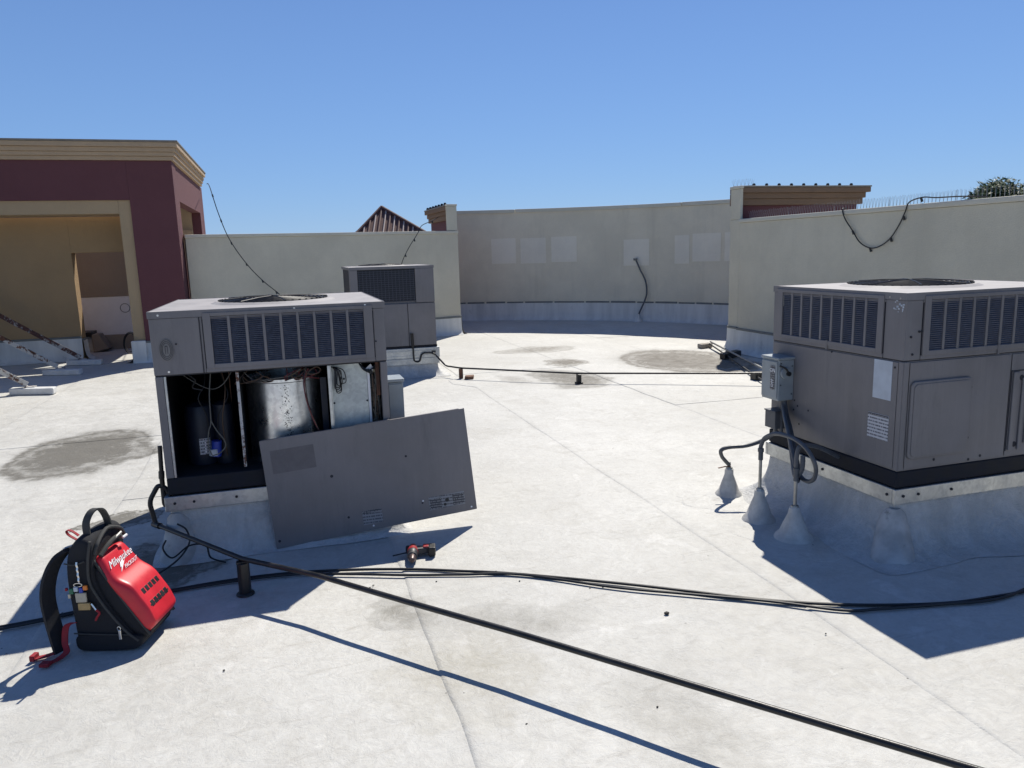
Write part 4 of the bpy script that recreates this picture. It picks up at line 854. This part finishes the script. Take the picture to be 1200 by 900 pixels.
m = MB(); m.box((-.328, 3.727, .168), (-.268, 3.759, .179)); m.build('saddle', MT['pipe'], ps, bevel=.002)
# far condensate line
fp = thing('drain_pipe', 'thin dark condensate pipe crossing the roof from the rear unit', 'pipe', (3.4, 8.6, 0))
m = MB(); m.tube(smooth_pipe([(1.615, 10.02, .53), (1.625, 10.02, .215), (1.70, 10.015, .205), (1.735, 10.0, .33), (1.86, 9.97, .325), (1.90, 9.955, .31), (2.03, 9.88, .145), (2.17, 9.60, .145), (3.42, 8.62, .125), (5.32, 7.55, .14), (6.45, 6.9, .14)], .05), .0115, 10); m.build('pipe_run', MT['pipe'], fp, smooth=True)
m = MB(); m.tube([(1.612, 10.02, .60), (1.618, 10.02, .40)], .02, 10); m.build('vent_riser', MT['pipe'], fp)
t = thing('pipe_support', 'rusty brown post with a wooden block under the far pipe', 'pipe support', (2.17, 9.58, 0)); m = MB(); m.box((2.145, 9.57, .0), (2.195, 9.61, .135)); m.build('post', MT['rustpost'], t, bevel=.003); m = MB(); m.box((2.20, 9.46, .008), (2.32, 9.60, .045), lambda a, b, c: (a + (b - 9.5) * .3, b, c)); m.build('block', MT['wood'], t, bevel=.006)
t = thing('pipe_support', 'small black block propping the far pipe in mid roof', 'pipe support', (3.47, 8.6, 0)); m = MB(); m.box((3.42, 8.55, .0), (3.47, 8.61, .118)); m.build('post', MT['black'], t, bevel=.004); m = MB(); m.box((3.405, 8.535, .0), (3.485, 8.625, .02)); m.build('base', MT['black'], t, bevel=.003)
# two conduits by the right wall, on blocks
P('roof_conduit', 'upper of two thin conduits running out from the block near the right wall', 'pipe', [(6.63, 10.72, .10), (5.75, 8.15, .11), (4.9, 5.7, .11)], .014, 'steel', group='thin conduits by the right wall')
P('roof_conduit', 'lower of two thin conduits, dark, running out from the block near the right wall', 'pipe', [(6.60, 10.70, .07), (6.2, 9.6, .05), (5.5, 7.85, .045), (4.75, 5.7, .04)], .012, 'black', group='thin conduits by the right wall')
t = thing('support_block', 'weathered grey block holding conduit ends beside the curved bay', 'block', (6.6, 10.75, 0)); m = MB(); m.box((6.42, 10.66, .006), (6.66, 10.80, .075), lambda a, b, c: (a, b + (a - 6.5) * .25, c)); m.build('block', MT['dirtyblock'], t, bevel=.012)
t = thing('support_block', 'black rubber block under the conduits left of the disconnect switch', 'block', (5.6, 8.0, 0)); m = MB(); m.box((5.45, 7.78, .004), (5.68, 7.9, .10)); m.build('block', MT['black'], t, bevel=.01)
t = thing('support_block', 'dark block lying in the shade at the foot of the right wall', 'block', (6.1, 9.6, 0)); m = MB(); m.box((6.08, 9.5, .004), (6.5, 9.64, .09), lambda a, b, c: (a, b + (a - 6.2) * .5, c)); m.build('block', MT['black'], t, bevel=.012)
# conduit on the curved wall
wc = thing('wall_conduit', 'bent grey conduit rising crookedly up the curved wall from a small cone', 'conduit', (7.3, 14.66, .085))
m = MB(); m.tube(curve([(7.25, 14.60, .10), (7.27, 14.60, .25), (7.37, 14.52, .55), (7.40, 14.50, .72), (7.385, 14.53, .95), (7.30, 14.62, 1.2), (7.235, 14.69, 1.41)], 6), .017, 10); m.build('conduit', MT['flex'], wc, smooth=True)
m = MB(); m.lathe((7.25, 14.60, hz(7.25, 14.6) + .005), [(.10, 0), (.085, .02), (.05, .09), (.02, .16)], 20); m.build('cone', MT['flash'], wc, smooth=True)
m = MB(); m.box((7.215, 14.66, 1.385), (7.26, 14.76, 1.43)); m.build('wall_clip', MT['term'], wc)

# ------------------------------------------------------------------ cables on the roof
def onroof(pts, dz): return [(x, y, hz(x, y) + .0075 + dz) for x, y in pts]
A = [(-2.2, 3.72), (-1.371, 3.761), (-1.101, 3.801), (-.86, 3.86), (-.645, 3.905), (-.35, 3.925), (-.083, 3.907), (.22, 3.84), (.524, 3.736), (.76, 3.62), (1.014, 3.484), (1.456, 3.192), (1.75, 2.985), (2.048, 2.779), (2.383, 2.61), (2.744, 2.486), (3.0, 2.455), (3.35, 2.46), (4.2, 2.6)]
B = [(-2.2, 3.69), (-1.371, 3.735), (-1.1, 3.782), (-.86, 3.845), (-.6, 3.89), (-.3, 3.90), (-.05, 3.875), (.22, 3.78), (.50, 3.665), (.76, 3.57), (1.05, 3.455), (1.43, 3.15), (1.72, 2.965), (2.05, 2.765), (2.30, 2.585), (2.46, 2.535), (2.75, 2.475), (3.02, 2.43), (3.35, 2.49), (4.2, 2.7)]
tube_thing('roof_cable', 'upper of two black cables lying across the white roof', 'cable', onroof(A, .0075), .0075, 'cable', 8, 'black cables lying on the roof')
tube_thing('roof_cable', 'lower of two black cables lying across the white roof', 'cable', onroof(B, .0085), .007, 'cable', 8, 'black cables lying on the roof')
tube_thing('loose_wire', 'thin black wire drooping down the curb corner of the opened unit', 'wire', [(-.655, 4.27, .235), (-.61, 4.255, .20), (-.60, 4.235, .13), (-.66, 4.19, .06), (-.76, 4.12, .02), (-.86, 4.02, .016)], .005, 'black', 6)
tube_thing('loose_wire', 'short black wire hooked round the curb foot behind the pipe', 'wire', [(-.72, 4.27, .15), (-.735, 4.245, .11), (-.69, 4.23, .06), (-.60, 4.22, .12), (-.52, 4.25, .10), (-.50, 4.24, .03), (-.42, 4.18, .013)], .005, 'black', 6)
# string-light cables
def string(label, pts, bulbs, r=.0075):
    t = thing('string_light_cable', label, 'cable', pts[0], 'string light cables without bulbs'); c = curve(pts, 8)
    m = MB(); m.tube(c, r, 6); m.build('cable', MT['cable'], t, smooth=True)
    for k in bulbs:
        p = c[int(k * (len(c) - 1))]; m = MB(); m.tube([p, p + Vector((.012, -.008, -.045))], .013, 8); m.build('lamp_socket', MT['black'], t)
    return t
string('sagging string light cable from the maroon building corner down to the opened unit', [(-1.42, 18.1, 3.30), (-1.38, 17.6, 3.25), (-1.10, 14.5, 2.93), (-.96, 13.95, 2.44), (-.82, 13.93, 2.0), (-.58, 13.92, 1.58), (-.34, 13.93, 1.28), (-.10, 13.95, 1.05), (.03, 13.98, .9)], (.3, .42, .53, .64, .76, .86))
string('short string light cable hanging over the low wall above the rear unit', [(3.2, 15.6, 2.40), (2.95, 15.1, 2.30), (2.68, 14.72, 2.20), (2.60, 14.66, 2.09), (2.52, 14.60, 1.98), (2.377, 14.58, 1.78), (2.232, 14.56, 1.52), (2.2, 14.58, 1.35)], (.15, .62, .8))
string('string light cable drooping in a loop over the top of the right wall', [(6.78, 7.90, 2.06), (6.69, 7.87, 2.045), (6.69, 7.82, 1.93), (6.69, 7.68, 1.78), (6.69, 7.55, 1.64), (6.69, 7.38, 1.57), (6.69, 7.22, 1.59), (6.69, 7.07, 1.68), (6.69, 6.95, 1.83), (6.69, 6.88, 1.96), (6.68, 6.82, 2.06), (6.70, 6.66, 2.10), (6.72, 6.5, 2.085), (6.72, 6.2, 2.075), (6.74, 5.9, 2.05)], (.22, .36, .5, .62, .78))

# ------------------------------------------------------------------ bird spikes
def spikes(a, b, h, label, step=.05, grp='bird spike strips on the wall tops'):
    a, b = Vector(a), Vector(b); d = (b - a); L = d.length; d.normalize(); n = Vector((d.y, -d.x, 0))
    t = thing('bird_spike_strip', label, 'bird spikes', tuple((a + b) / 2), grp)
    m = MB(); m.ribbon([a + Vector((0, 0, .004)), b + Vector((0, 0, .004))], n * .03, .006); m.build('base_strip', MT['spike'], t)
    m = MB(); k = 0
    while k * step < L:
        p = a + d * (k * step)
        for s_ in (-1, 0, 1):
            e = p + Vector((0, 0, h)) + n * s_ * h * .45 + d * s_ * h * .3 + Vector((0, 0, random.uniform(-.01, .01))); m.tube([p, e], .0013, 3, caps=False)
        k += 1
    m.build('spike_wires', MT['spike'], t, kind='stuff')
yy = 10.05; k = 0
while yy > 5.2:
    spikes((6.86, yy, 2.037), (6.86, yy - .9, 2.037), .115, 'bird spike strip along the top of the right parapet wall'); yy -= .92
spikes((6.75, 10.34, 2.533), (7.0, 10.14, 2.533), .10, 'tiny bird spike strip on the cap of the right wall end pillar', .055)
q0 = Vector((6.8, 10.24, 2.53)); q1 = Vector((9.0, 10.24, 2.53))
for k in range(9):
    p = q0 + (q1 - q0) * (k + .9) / 9.8
    t = thing('string_light_socket', 'empty lamp socket along the brown cornice behind the right wall', 'lamp socket', tuple(p), 'sockets along the brown cornice'); m = MB(); m.lathe((p.x, p.y - .06, 2.532), [(.022, 0), (.026, .015), (.016, .035)], 8); m.build('socket', MT['black'], t)
for k in range(7):
    m = MB(); y = 15.2 + k * .27; m.lathe((3.26 - (y - 15) * .03, y, 2.605), [(.03, 0), (.034, .02), (.02, .05)], 8); o = m.build('string_light_socket', MT['black']); tag(o, 'empty lamp socket along the small brown cornice left of the curved wall', 'lamp socket', 'sockets along the small brown cornice')

# ------------------------------------------------------------------ braces and pads at the left edge
def brace(foot, label, grp='rusty diagonal braces at the left edge', mat='rustw'):
    t = thing('diagonal_brace', label, 'brace', foot, grp); f = Vector(foot); e = Vector((-5.8, foot[1] + .1, foot[2] + .69 * (foot[0] + 5.8)))
    d = (e - f).normalized(); s_ = Vector((0, 1, 0)); u = d.cross(s_).normalized()
    for w0, w1 in (((-.045, 0), (.045, .006)), ((-.045, .006), (-.039, .07))):
        m = MB(); L = (e - f).length; m.box((0, w0[0], w0[1]), (L, w1[0], w1[1]), lambda a, b, c: tuple(f + d * a + s_ * b - u * c)); m.build('steel_leg', MT[mat], t)
    m = MB(); m.box((foot[0] - .02, foot[1] - .05, foot[2] - .012), (foot[0] + .10, foot[1] + .05, foot[2] - .002)); m.build('foot_plate', MT['rustw'], t)
BP = [(-3.30, 13.85), (-3.36, 12.75), (-3.27, 11.0), (-3.42, 9.70)]
lbl = ['farthest rusty brown diagonal brace against the tan wall', 'second diagonal brace from the back, white with rust on its edge', 'third rusty white diagonal brace, landing on a pad in the sun', 'nearest diagonal brace, mostly outside the frame']
lbp = ['farthest white pad, in the shade before the tan recess', 'white pad under the second brace, at the edge of the shade', 'white pad in full sun under the third brace', 'nearest white pad, cut off by the left edge of the picture']
for i, (x, y) in enumerate(BP):
    brace((x - .02, y + .02, .10), lbl[i], mat='rustw2' if i == 0 else 'rustw')
    m = MB(); dx = -.22 if i != 3 else -.35
    m.box((x + dx, y - .10, .006), (x + dx + .56, y + .06, .088), lambda a, b, c: (a, b - (a - x) * .35, c)); o = m.build('support_pad', MT['pad'], None, bevel=.012); tag(o, lbp[i], 'pad', 'white coated pads under the braces')
t = thing('side_parapet', 'white-grey low wall the diagonal braces lean on, outside the left of the picture', 'wall', (-6, 10, 0)); m = MB(); m.box((-6.1, 8, -.1), (-5.85, 13.55, 1.95)); m.build('wall', MT['stucco'], t)
# grey vent hood and cable coil in the alcove
vh = thing('vent_hood', 'small grey vent hood with a dark top standing in the alcove doorway', 'vent', (-3.5, 15.9, 0))
m = MB(); m.prism([(-3.71, 0.0), (-3.50, 0.0), (-3.50, .30), (-3.71, .30)], lambda a, b, c: (a, c, b), 15.75, 16.1); m.build('box', MT['cone'], vh, bevel=.01)
m = MB(); m.prism([(-3.50, .0), (-3.24, .06), (-3.38, .34), (-3.50, .34)], lambda a, b, c: (a, c, b), 15.65, 16.0); m.build('hood', MT['greyroom'], vh, bevel=.01)
m = MB(); m.box((-3.73, 15.66, .30), (-3.503, 16.12, .385)); m.build('lid', MT['black'], vh, bevel=.01)
m = MB()
for k, (r, dz) in enumerate(((.17, 0), (.15, .015), (.18, .01))):
    m.tube([(-2.60 + (r * .62) * math.cos(q), 14.25 + .07 * math.sin(q), .27 + dz + r * 1.0 * math.sin(q)) for q in [2 * math.pi * j / 28 for j in range(29)]], .008, 6)
tag(m.build('cable_coil', MT['cable'], None, smooth=True), 'coil of black cable standing beside the tan pilaster', 'cable coil')

# ------------------------------------------------------------------ backpack
O = Vector((-.955, 3.398, hz(-.95, 3.4) + .008)); Wd = Vector((.2874, .9578, 0)); Fd = Vector((.9578, -.2874, 0))
BG = lambda f, u, w_: tuple(O + Fd * (f - .014) + Wd * w_ + Vector((0, 0, u * .955)))
bp = thing('backpack', 'black tool backpack with a hard red front shell standing on the roof', 'backpack', tuple(O))
def loft(profile, ws, name, mat, parent, sub=2, scale=None):
    """profile of (f,u) points extruded along the width with inset ends"""
    n = len(profile); cf = sum(p[0] for p in profile) / n; cu = sum(p[1] for p in profile) / n; vs = []; fs = []
    for w_, k in ws:
        for f, u in profile: vs.append(BG(cf + (f - cf) * k, cu + (u - cu) * k, w_))
    for i in range(len(ws) - 1):
        for j in range(n): fs.append((i * n + j, i * n + (j + 1) % n, (i + 1) * n + (j + 1) % n, (i + 1) * n + j))
    fs += [tuple(range(n))[::-1], tuple((len(ws) - 1) * n + j for j in range(n))]
    m = MB(); m.add(vs, fs); return m.build(name, MT[mat], parent, smooth=True, sub=sub)
body = [(.012, .0), (.07, -.004), (.14, -.004), (.21, -.004), (.262, .012), (.262, .05), (.205, .13), (.150, .22), (.118, .30), (.105, .38), (.112, .45), (.118, .50), (.095, .535), (.055, .535), (.02, .505), (.0, .46), (-.012, .38), (-.012, .28), (-.006, .18), (-.002, .08), (.0, .02)]
b_ = loft(body, [(0, .90), (.012, .97), (.05, 1.0), (.13, 1.02), (.21, 1.0), (.255, .97), (.268, .90)], 'main_compartment', 'fabric', bp, 2)
gus = [(.16, .19), (.25, .03), (.305, .035), (.305, .10), (.235, .21), (.165, .32), (.115, .395), (.085, .40), (.10, .28)]
loft(gus, [(.012, .92), (.03, 1.0), (.13, 1.0), (.235, 1.0), (.25, .92)], 'front_gusset', 'fabric', bp, 2)
base = [(.012, .0), (.08, -.003), (.2, -.003), (.262, .002), (.292, .03), (.29, .06), (.262, .072), (.13, .078), (.0, .082), (-.008, .05), (-.004, .016)]
loft(base, [(-.004, .93), (.0, .98), (.02, 1.0), (.25, 1.0), (.27, .98), (.274, .93)], 'base_boot', 'fabric', bp, 2)
# red shell: a shallow domed tray on the sloping front
def shell_pt(s_, w_, h):
    """s along the slope from top (0) to bottom (1)"""
    a = Vector((.098, .425)); b = Vector((.302, .075)); d = (b - a); p = a + d * s_; n = Vector((-d.y, d.x)).normalized() * -1
    n = Vector((.865, .50)).normalized(); p = p + n * h; return BG(p.x, p.y, w_)
NS, NW = 26, 16; vs = []; fs = []
def shp(s_, q):
    hw = .119 - .020 * smooth(.35, 0, s_); c = .132
    edge = min(1, min(s_, 1 - s_) / .07); ew = min(1, min(q, 1 - q) / .09)
    e = math.sqrt(max(0, 1 - (1 - edge) ** 2)) * math.sqrt(max(0, 1 - (1 - ew) ** 2))
    h = (.028 + .034 * smooth(.30, .50, s_) - .014 * smooth(.75, 1.0, s_)) * e
    rc = 1 - .10 * (1 - edge) ** 2
    return shell_pt(s_, c + (q - .5) * 2 * hw * rc, h + .002)
for i in range(NS + 1):
    for j in range(NW + 1):
        s_ = .5 - .5 * math.cos(math.pi * i / NS); q = .5 - .5 * math.cos(math.pi * j / NW); vs.append(shp(s_, q))
for i in range(NS):
    for j in range(NW): a = i * (NW + 1) + j; fs.append((a, a + 1, a + NW + 2, a + NW + 1))
m = MB(); m.add(vs, fs); sh = m.build('front_shell', MT['red'], bp, smooth=True, sub=1)
so_ = sh.modifiers.new('solid', 'SOLIDIFY'); so_.thickness = .003; so_.offset = 0
m = MB()
for w0, w1 in ((.018, .246),):
    P_ = [shell_pt(a, b, .003) for a, b in [(0, .045), (0, .22), (.05, .24), (.95, .249), (1.01, .22), (1.01, .045), (.95, .016), (.05, .024), (0, .045)]]; m.tube(curve(P_, 5), .006, 8)
m.build('shell_piping', MT['webbing'], sh, smooth=True); OFF[sh] = OFF[bp]
# webbing slots: two rows of dark loops across the shell
for s_ in (.60, .765):
    for k in range(5):
        w_ = .132 + (k - 2) * .0305; m = MB()
        m.box((-.014, -.015, 0), (.014, .015, .006), lambda a, b, c: tuple(Vector(shell_pt(s_, w_ + a, .060 - .012 * smooth(.75, 1, s_) + c)) + (Vector(shell_pt(1, 0, 0)) - Vector(shell_pt(0, 0, 0))).normalized() * b)); m.build('webbing_loop', MT['black'], bp, bevel=.003)
    m = MB(); m.ribbon([shell_pt(s_, .132 + a, .0635 - .012 * smooth(.75, 1, s_)) for a in (-.083, 0, .083)], (Vector(shell_pt(1, 0, 0)) - Vector(shell_pt(0, 0, 0))).normalized() * .017, .003); m.build('webbing_strap', MT['fabric'], bp)
# lettering on the upper part of the shell; a runs to the far side, b up the slope
sd = (Vector(shell_pt(1, 0, 0)) - Vector(shell_pt(0, 0, 0))); sd.normalize(); sn = sd.cross(Wd).normalized()
if sn.z < 0: sn = -sn
def ST(s_, w_, h): c0 = Vector(shell_pt(s_, w_, h)); return lambda a, b, c: tuple(c0 + Wd * (a * .95 + b * .30) - sd * b + sn * c)
text('Milwaukee', .046, ST(.165, .132, .0335), 'plate', bp, 'brand_lettering', .0008, .3)
text('PACKOUT', .024, ST(.275, .165, .0385), 'plate', bp, 'brand_lettering', .0008, .15)
zz = ST(.185, .120, .0335); m = MB(); m.prism([(-.012, -.008), (.022, .0), (.012, -.012), (.030, -.008), (-.030, -.045), (-.012, -.024), (-.022, -.026)], zz, 0, .0012); m.build('lightning_bolt', MT['plate'], bp)
m = MB(); m.box((-.055, -.008, 0), (.055, .008, .0015), ST(.93, .132, .048)); m.build('embossed_lettering', MT['redweb'], bp)
# top opening rim, zipper line, handle, hang loop
m = MB(); m.tube(curve([BG(.115, .45, .02), BG(.125, .49, .03), BG(.12, .52, .09), BG(.115, .525, .15), BG(.12, .49, .23), BG(.13, .44, .25)], 6), .008, 8); m.build('opening_rim', MT['webbing'], bp, smooth=True)
m = MB(); m.tube(curve([BG(.118, .52, -.006), BG(.100, .43, -.008), BG(.096, .33, -.008), (BG(.135, .235, -.008)), BG(.175, .165, -.008), BG(.225, .09, -.006), BG(.27, .045, -.004)], 7), .0055, 8); m.build('zipper_piping', MT['webbing'], bp, smooth=True)
m = MB(); m.box((-.006, -.045, 0), (.006, .0, .004), lambda a, b, c: BG(.200 + a, .105 + b, -.014 - c)); m.build('zipper_pull', MT['chrome'], bp, bevel=.002); m = MB(); m.tube([BG(.198 + .007 * math.cos(q), .112 + .009 * math.sin(q), -.014) for q in [k * .7 for k in range(10)]], .002, 5); m.build('zipper_ring', MT['chrome'], bp)
m = MB(); m.ribbon(curve([BG(.075, .525, .055), BG(.073, .58, .06), BG(.082, .618, .08), BG(.092, .630, .105), BG(.098, .615, .14), BG(.10, .575, .165), BG(.10, .53, .18)], 6), Fd * .030, .007); m.build('carry_handle', MT['webbing'], bp)
m = MB(); m.ribbon(curve([BG(.02, .50, .07), BG(-.008, .53, .06), BG(-.004, .555, .045), BG(.02, .555, .04), BG(.045, .53, .045)], 6), Wd * .014, .003); m.build('hang_loop', MT['redweb'], bp)
m = MB(); m.tube(curve([BG(.125, .432, .045), BG(.135, .465, .10), BG(.138, .475, .16), BG(.135, .462, .20)], 5), .010, 8); m.build('divider_edge', MT['webbing'], bp, smooth=True)
m = MB(); m.tube([BG(.14, .47, .12), BG(.145, .485, .19)], .006, 8); m.build('tool_shaft', MT['steel'], bp)
m = MB(); m.tube([BG(.15, .458, .19), BG(.155, .462, .215)], .006, 8); m.build('tool_tip', MT['white'], bp)
# shoulder strap
m = MB(); m.ribbon(curve([BG(.0, .47, .05), BG(-.04, .44, .03), BG(-.075, .37, .01), BG(-.095, .27, .0), BG(-.09, .16, .0), BG(-.07, .06, -.01), BG(-.055, .012, -.02)], 7), [Vector(Fd) * .026 + Wd * (.055)] * 43, .016); m.build('shoulder_strap', MT['fabric'], bp)
m = MB(); m.ribbon(curve([BG(.0, .14, .0), BG(-.028, .125, -.01), BG(-.03, .06, -.03), BG(-.015, .03, -.05), BG(-.035, .010, -.07), BG(-.06, .006, -.10)], 6), [Fd * .026] * 31, .005); m.build('strap_webbing', MT['redweb'], bp)
m = MB(); m.ribbon(curve([BG(-.058, .02, -.02), BG(-.10, .012, -.05), BG(-.145, .010, -.07)], 5), [Wd * .028] * 11, .006); m.build('strap_webbing', MT['redweb'], bp)
m = MB(); m.box((-.155, .004, -.085), (-.135, .03, -.045), BG); m.build('buckle', MT['redweb'], bp, bevel=.003); m = MB(); m.box((-.085, .004, -.135), (-.045, .02, -.10), BG); m.build('buckle', MT['redweb'], bp, bevel=.003)
# keys and tags on the side
m = MB(); m.tube([BG(.055, .43 - k * .012, -.012 - .004 * (k % 2)) for k in range(9)], .004, 6); m.tube([BG(.05 + .018 * math.cos(q), .325 + .008 * math.sin(q), -.016) for q in [k * .5 for k in range(14)]], .0018, 5); m.build('key_chain', MT['chrome'], bp)
for f, u, du, dv, mt, name in ((.012, .285, .018, .026, 'green', 'plastic_tag'), (.032, .296, .018, .022, 'paper', 'plastic_tag'), (.054, .290, .016, .024, 'blue', 'plastic_tag'), (.072, .302, .017, .022, 'orange', 'plastic_tag'), (.036, .245, .045, .045, 'tancard', 'tag'), (.042, .208, .050, .034, 'brass', 'tag'), (.005, .265, .012, .022, 'steel', 'key'), (-.004, .30, .010, .014, 'redweb', 'plastic_tag')):
    m = MB(); m.box((f, u, -.024), (f + du, u + dv, -.013), BG); m.build(name, MT[mt], bp, bevel=.003)
m = MB(); m.tube([BG(.095, .235, -.015), BG(.112, .205, -.015)], .005, 6); m.build('snap_hook', MT['chrome'], bp); m = MB(); m.tube(curve([BG(.112, .205, -.015), BG(.125, .190, -.016), BG(.112, .17, -.016), BG(.105, .155, -.015)], 4), .005, 6); m.build('lanyard', MT['redweb'], bp)
# side pocket panel seams
m = MB(); m.tube(curve([BG(-.004, .42, -.004), BG(.04, .415, -.008), BG(.085, .43, -.007)], 5), .003, 6); m.tube(curve([BG(.0, .09, -.007), BG(.12, .082, -.008), BG(.24, .075, -.004)], 5), .003, 6); m.build('pocket_seam', MT['webbing'], bp)

# ------------------------------------------------------------------ drill
D0 = Vector((.57, 3.90, hz(.55, 3.87) + .008)); dv = Vector((-.20, -.98, 0)).normalized(); dw = Vector((-dv.y, dv.x, 0))    # barrel direction (towards the camera), sideways
DT = lambda a, b, c: tuple(D0 + dv * a + dw * b + Vector((0, 0, c)))
dl = thing('cordless_drill', 'small red and black cordless drill lying on the roof in front of the leaning panel', 'drill', tuple(D0))
def dtube(name, mat, prof, z=.034, n=18, b=0.):
    m = MB(); m.tube([DT(a, b, z) for a, r in prof], [r for a, r in prof], n); return m.build(name, MT[mat], dl, smooth=True)
dtube('motor_housing', 'drill', [(-.055, .018), (-.050, .026), (-.01, .030), (.015, .030)]); dtube('gear_case', 'darkgrey', [(.015, .029), (.05, .028), (.055, .024)])
dtube('torque_ring', 'darkgrey', [(.055, .027), (.075, .027), (.078, .022)]); dtube('chuck', 'drillchuck', [(.078, .021), (.10, .021), (.122, .014), (.124, .008)])
m = MB(); m.prism([(-.055, .015), (.012, .015), (.0, -.05), (-.012, -.105), (-.05, -.105), (-.045, -.05)], lambda a, b, c: DT(a, -b - .0, c), .012, .050); m.build('handle', MT['darkgrey'], dl, bevel=.008)
m = MB(); m.box((-.05, .085, .004), (.02, .125, .058), DT); m.build('battery', MT['black'], dl, bevel=.008)
m = MB(); m.box((-.052, .055, .018), (-.008, .09, .056), DT); m.build('handle_base', MT['drill'], dl, bevel=.006)
m = MB(); m.box((-.055, -.04, .01), (-.02, .00, .052), DT); m.build('rear_cap', MT['black'], dl, bevel=.008)
m = MB(); m.tube([DT(.0, -.03, .03), DT(.01, -.11, .02)], .004, 6); m.build('bit', MT['black'], dl)

# ------------------------------------------------------------------ debris
def bit(x, y, s_, label, cat='debris', mat='debris', grp=None):
    m = MB(); n = random.randint(5, 7); z = hz(x, y) + .006; pts = []
    for k in range(n): q = 2 * math.pi * k / n; r = s_ * random.uniform(.5, 1); pts.append((x + r * math.cos(q), y + r * .8 * math.sin(q)))
    m.prism(pts, lambda a, b, c: (a, b, c), z, z + s_ * .5); tag(m.build('debris', MT[mat], None, bevel=s_ * .1), label, cat, grp)
bit(1.55, 2.83, .018, 'black curled scrap lying alone in the middle of the foreground roof')
bit(1.18, 2.22, .007, 'tiny dark pebble beside the foreground pipe', grp='tiny dark pebbles'); bit(.70, 2.28, .006, 'tiny dark pebble left of the foreground pipe in the sun', grp='tiny dark pebbles')
for (x, y) in ((.30, 3.60), (.32, 3.62), (1.03, 3.40), (1.33, 3.20), (1.39, 3.18), (.63, 3.55), (.95, 3.56), (1.62, 3.10), (-.35, 3.02), (2.1, 2.45)): bit(x, y, .0065, 'tiny dark pebble near the black roof cables', grp='tiny dark pebbles near the cables')

# ------------------------------------------------------------------ tree
def tree(x, y, h, R, label, seed):
    random.seed(seed); t = thing('tree', label, 'tree', (x, y, -6))
    m = MB(); m.tube([(x, y, -6), (x + .2, y, -3), (x - .1, y + .1, 0), (x, y, h - R * .8)], [.3, .24, .16, .06], 10)
    for k in range(9): a = random.uniform(0, 6.28); z = random.uniform(-1.5, h - R); m.tube([(x, y, z), (x + math.cos(a) * R * .5, y + math.sin(a) * R * .5, z + .7), (x + math.cos(a) * R * .85, y + math.sin(a) * R * .85, z + 1.5)], [.08, .05, .02], 6)
    m.build('trunk', MT['trunk'], t, smooth=True)
    m = MB(); cl = []
    for k in range(110):
        a = random.uniform(0, 6.28); e = random.uniform(-.8, 1); rr = R * random.uniform(.45, 1.0); c = Vector((x + math.cos(a) * rr * math.sqrt(max(0, 1 - e * e)), y + math.sin(a) * rr * math.sqrt(max(0, 1 - e * e)), h - R * .9 + e * R * .9)); cl.append((c, random.uniform(.25, .5)))
    for c, s_ in cl:
        for j in range(150):
            o = Vector((random.gauss(0, 1), random.gauss(0, 1), random.gauss(0, 1))); o = o.normalized() * s_ * random.random() ** .4; p = c + o
            u = Vector((random.gauss(0, 1), random.gauss(0, 1), random.gauss(0, 1))).normalized(); v = u.orthogonal().normalized(); L = random.uniform(.06, .12)
            m.add([p, p + u * L + v * L * .35, p + u * L * 2, p + u * L - v * L * .35], [(0, 1, 2, 3)])
    m.build('crown', MT['leaf'], t)
tree(24.9, 18.6, 3.92, 1.6, 'leafy green tree top showing above the right wall at the picture edge', 4)
tree(23.4, 20.1, 3.25, .9, 'small dark tree top just left of the bigger one above the right wall', 9)
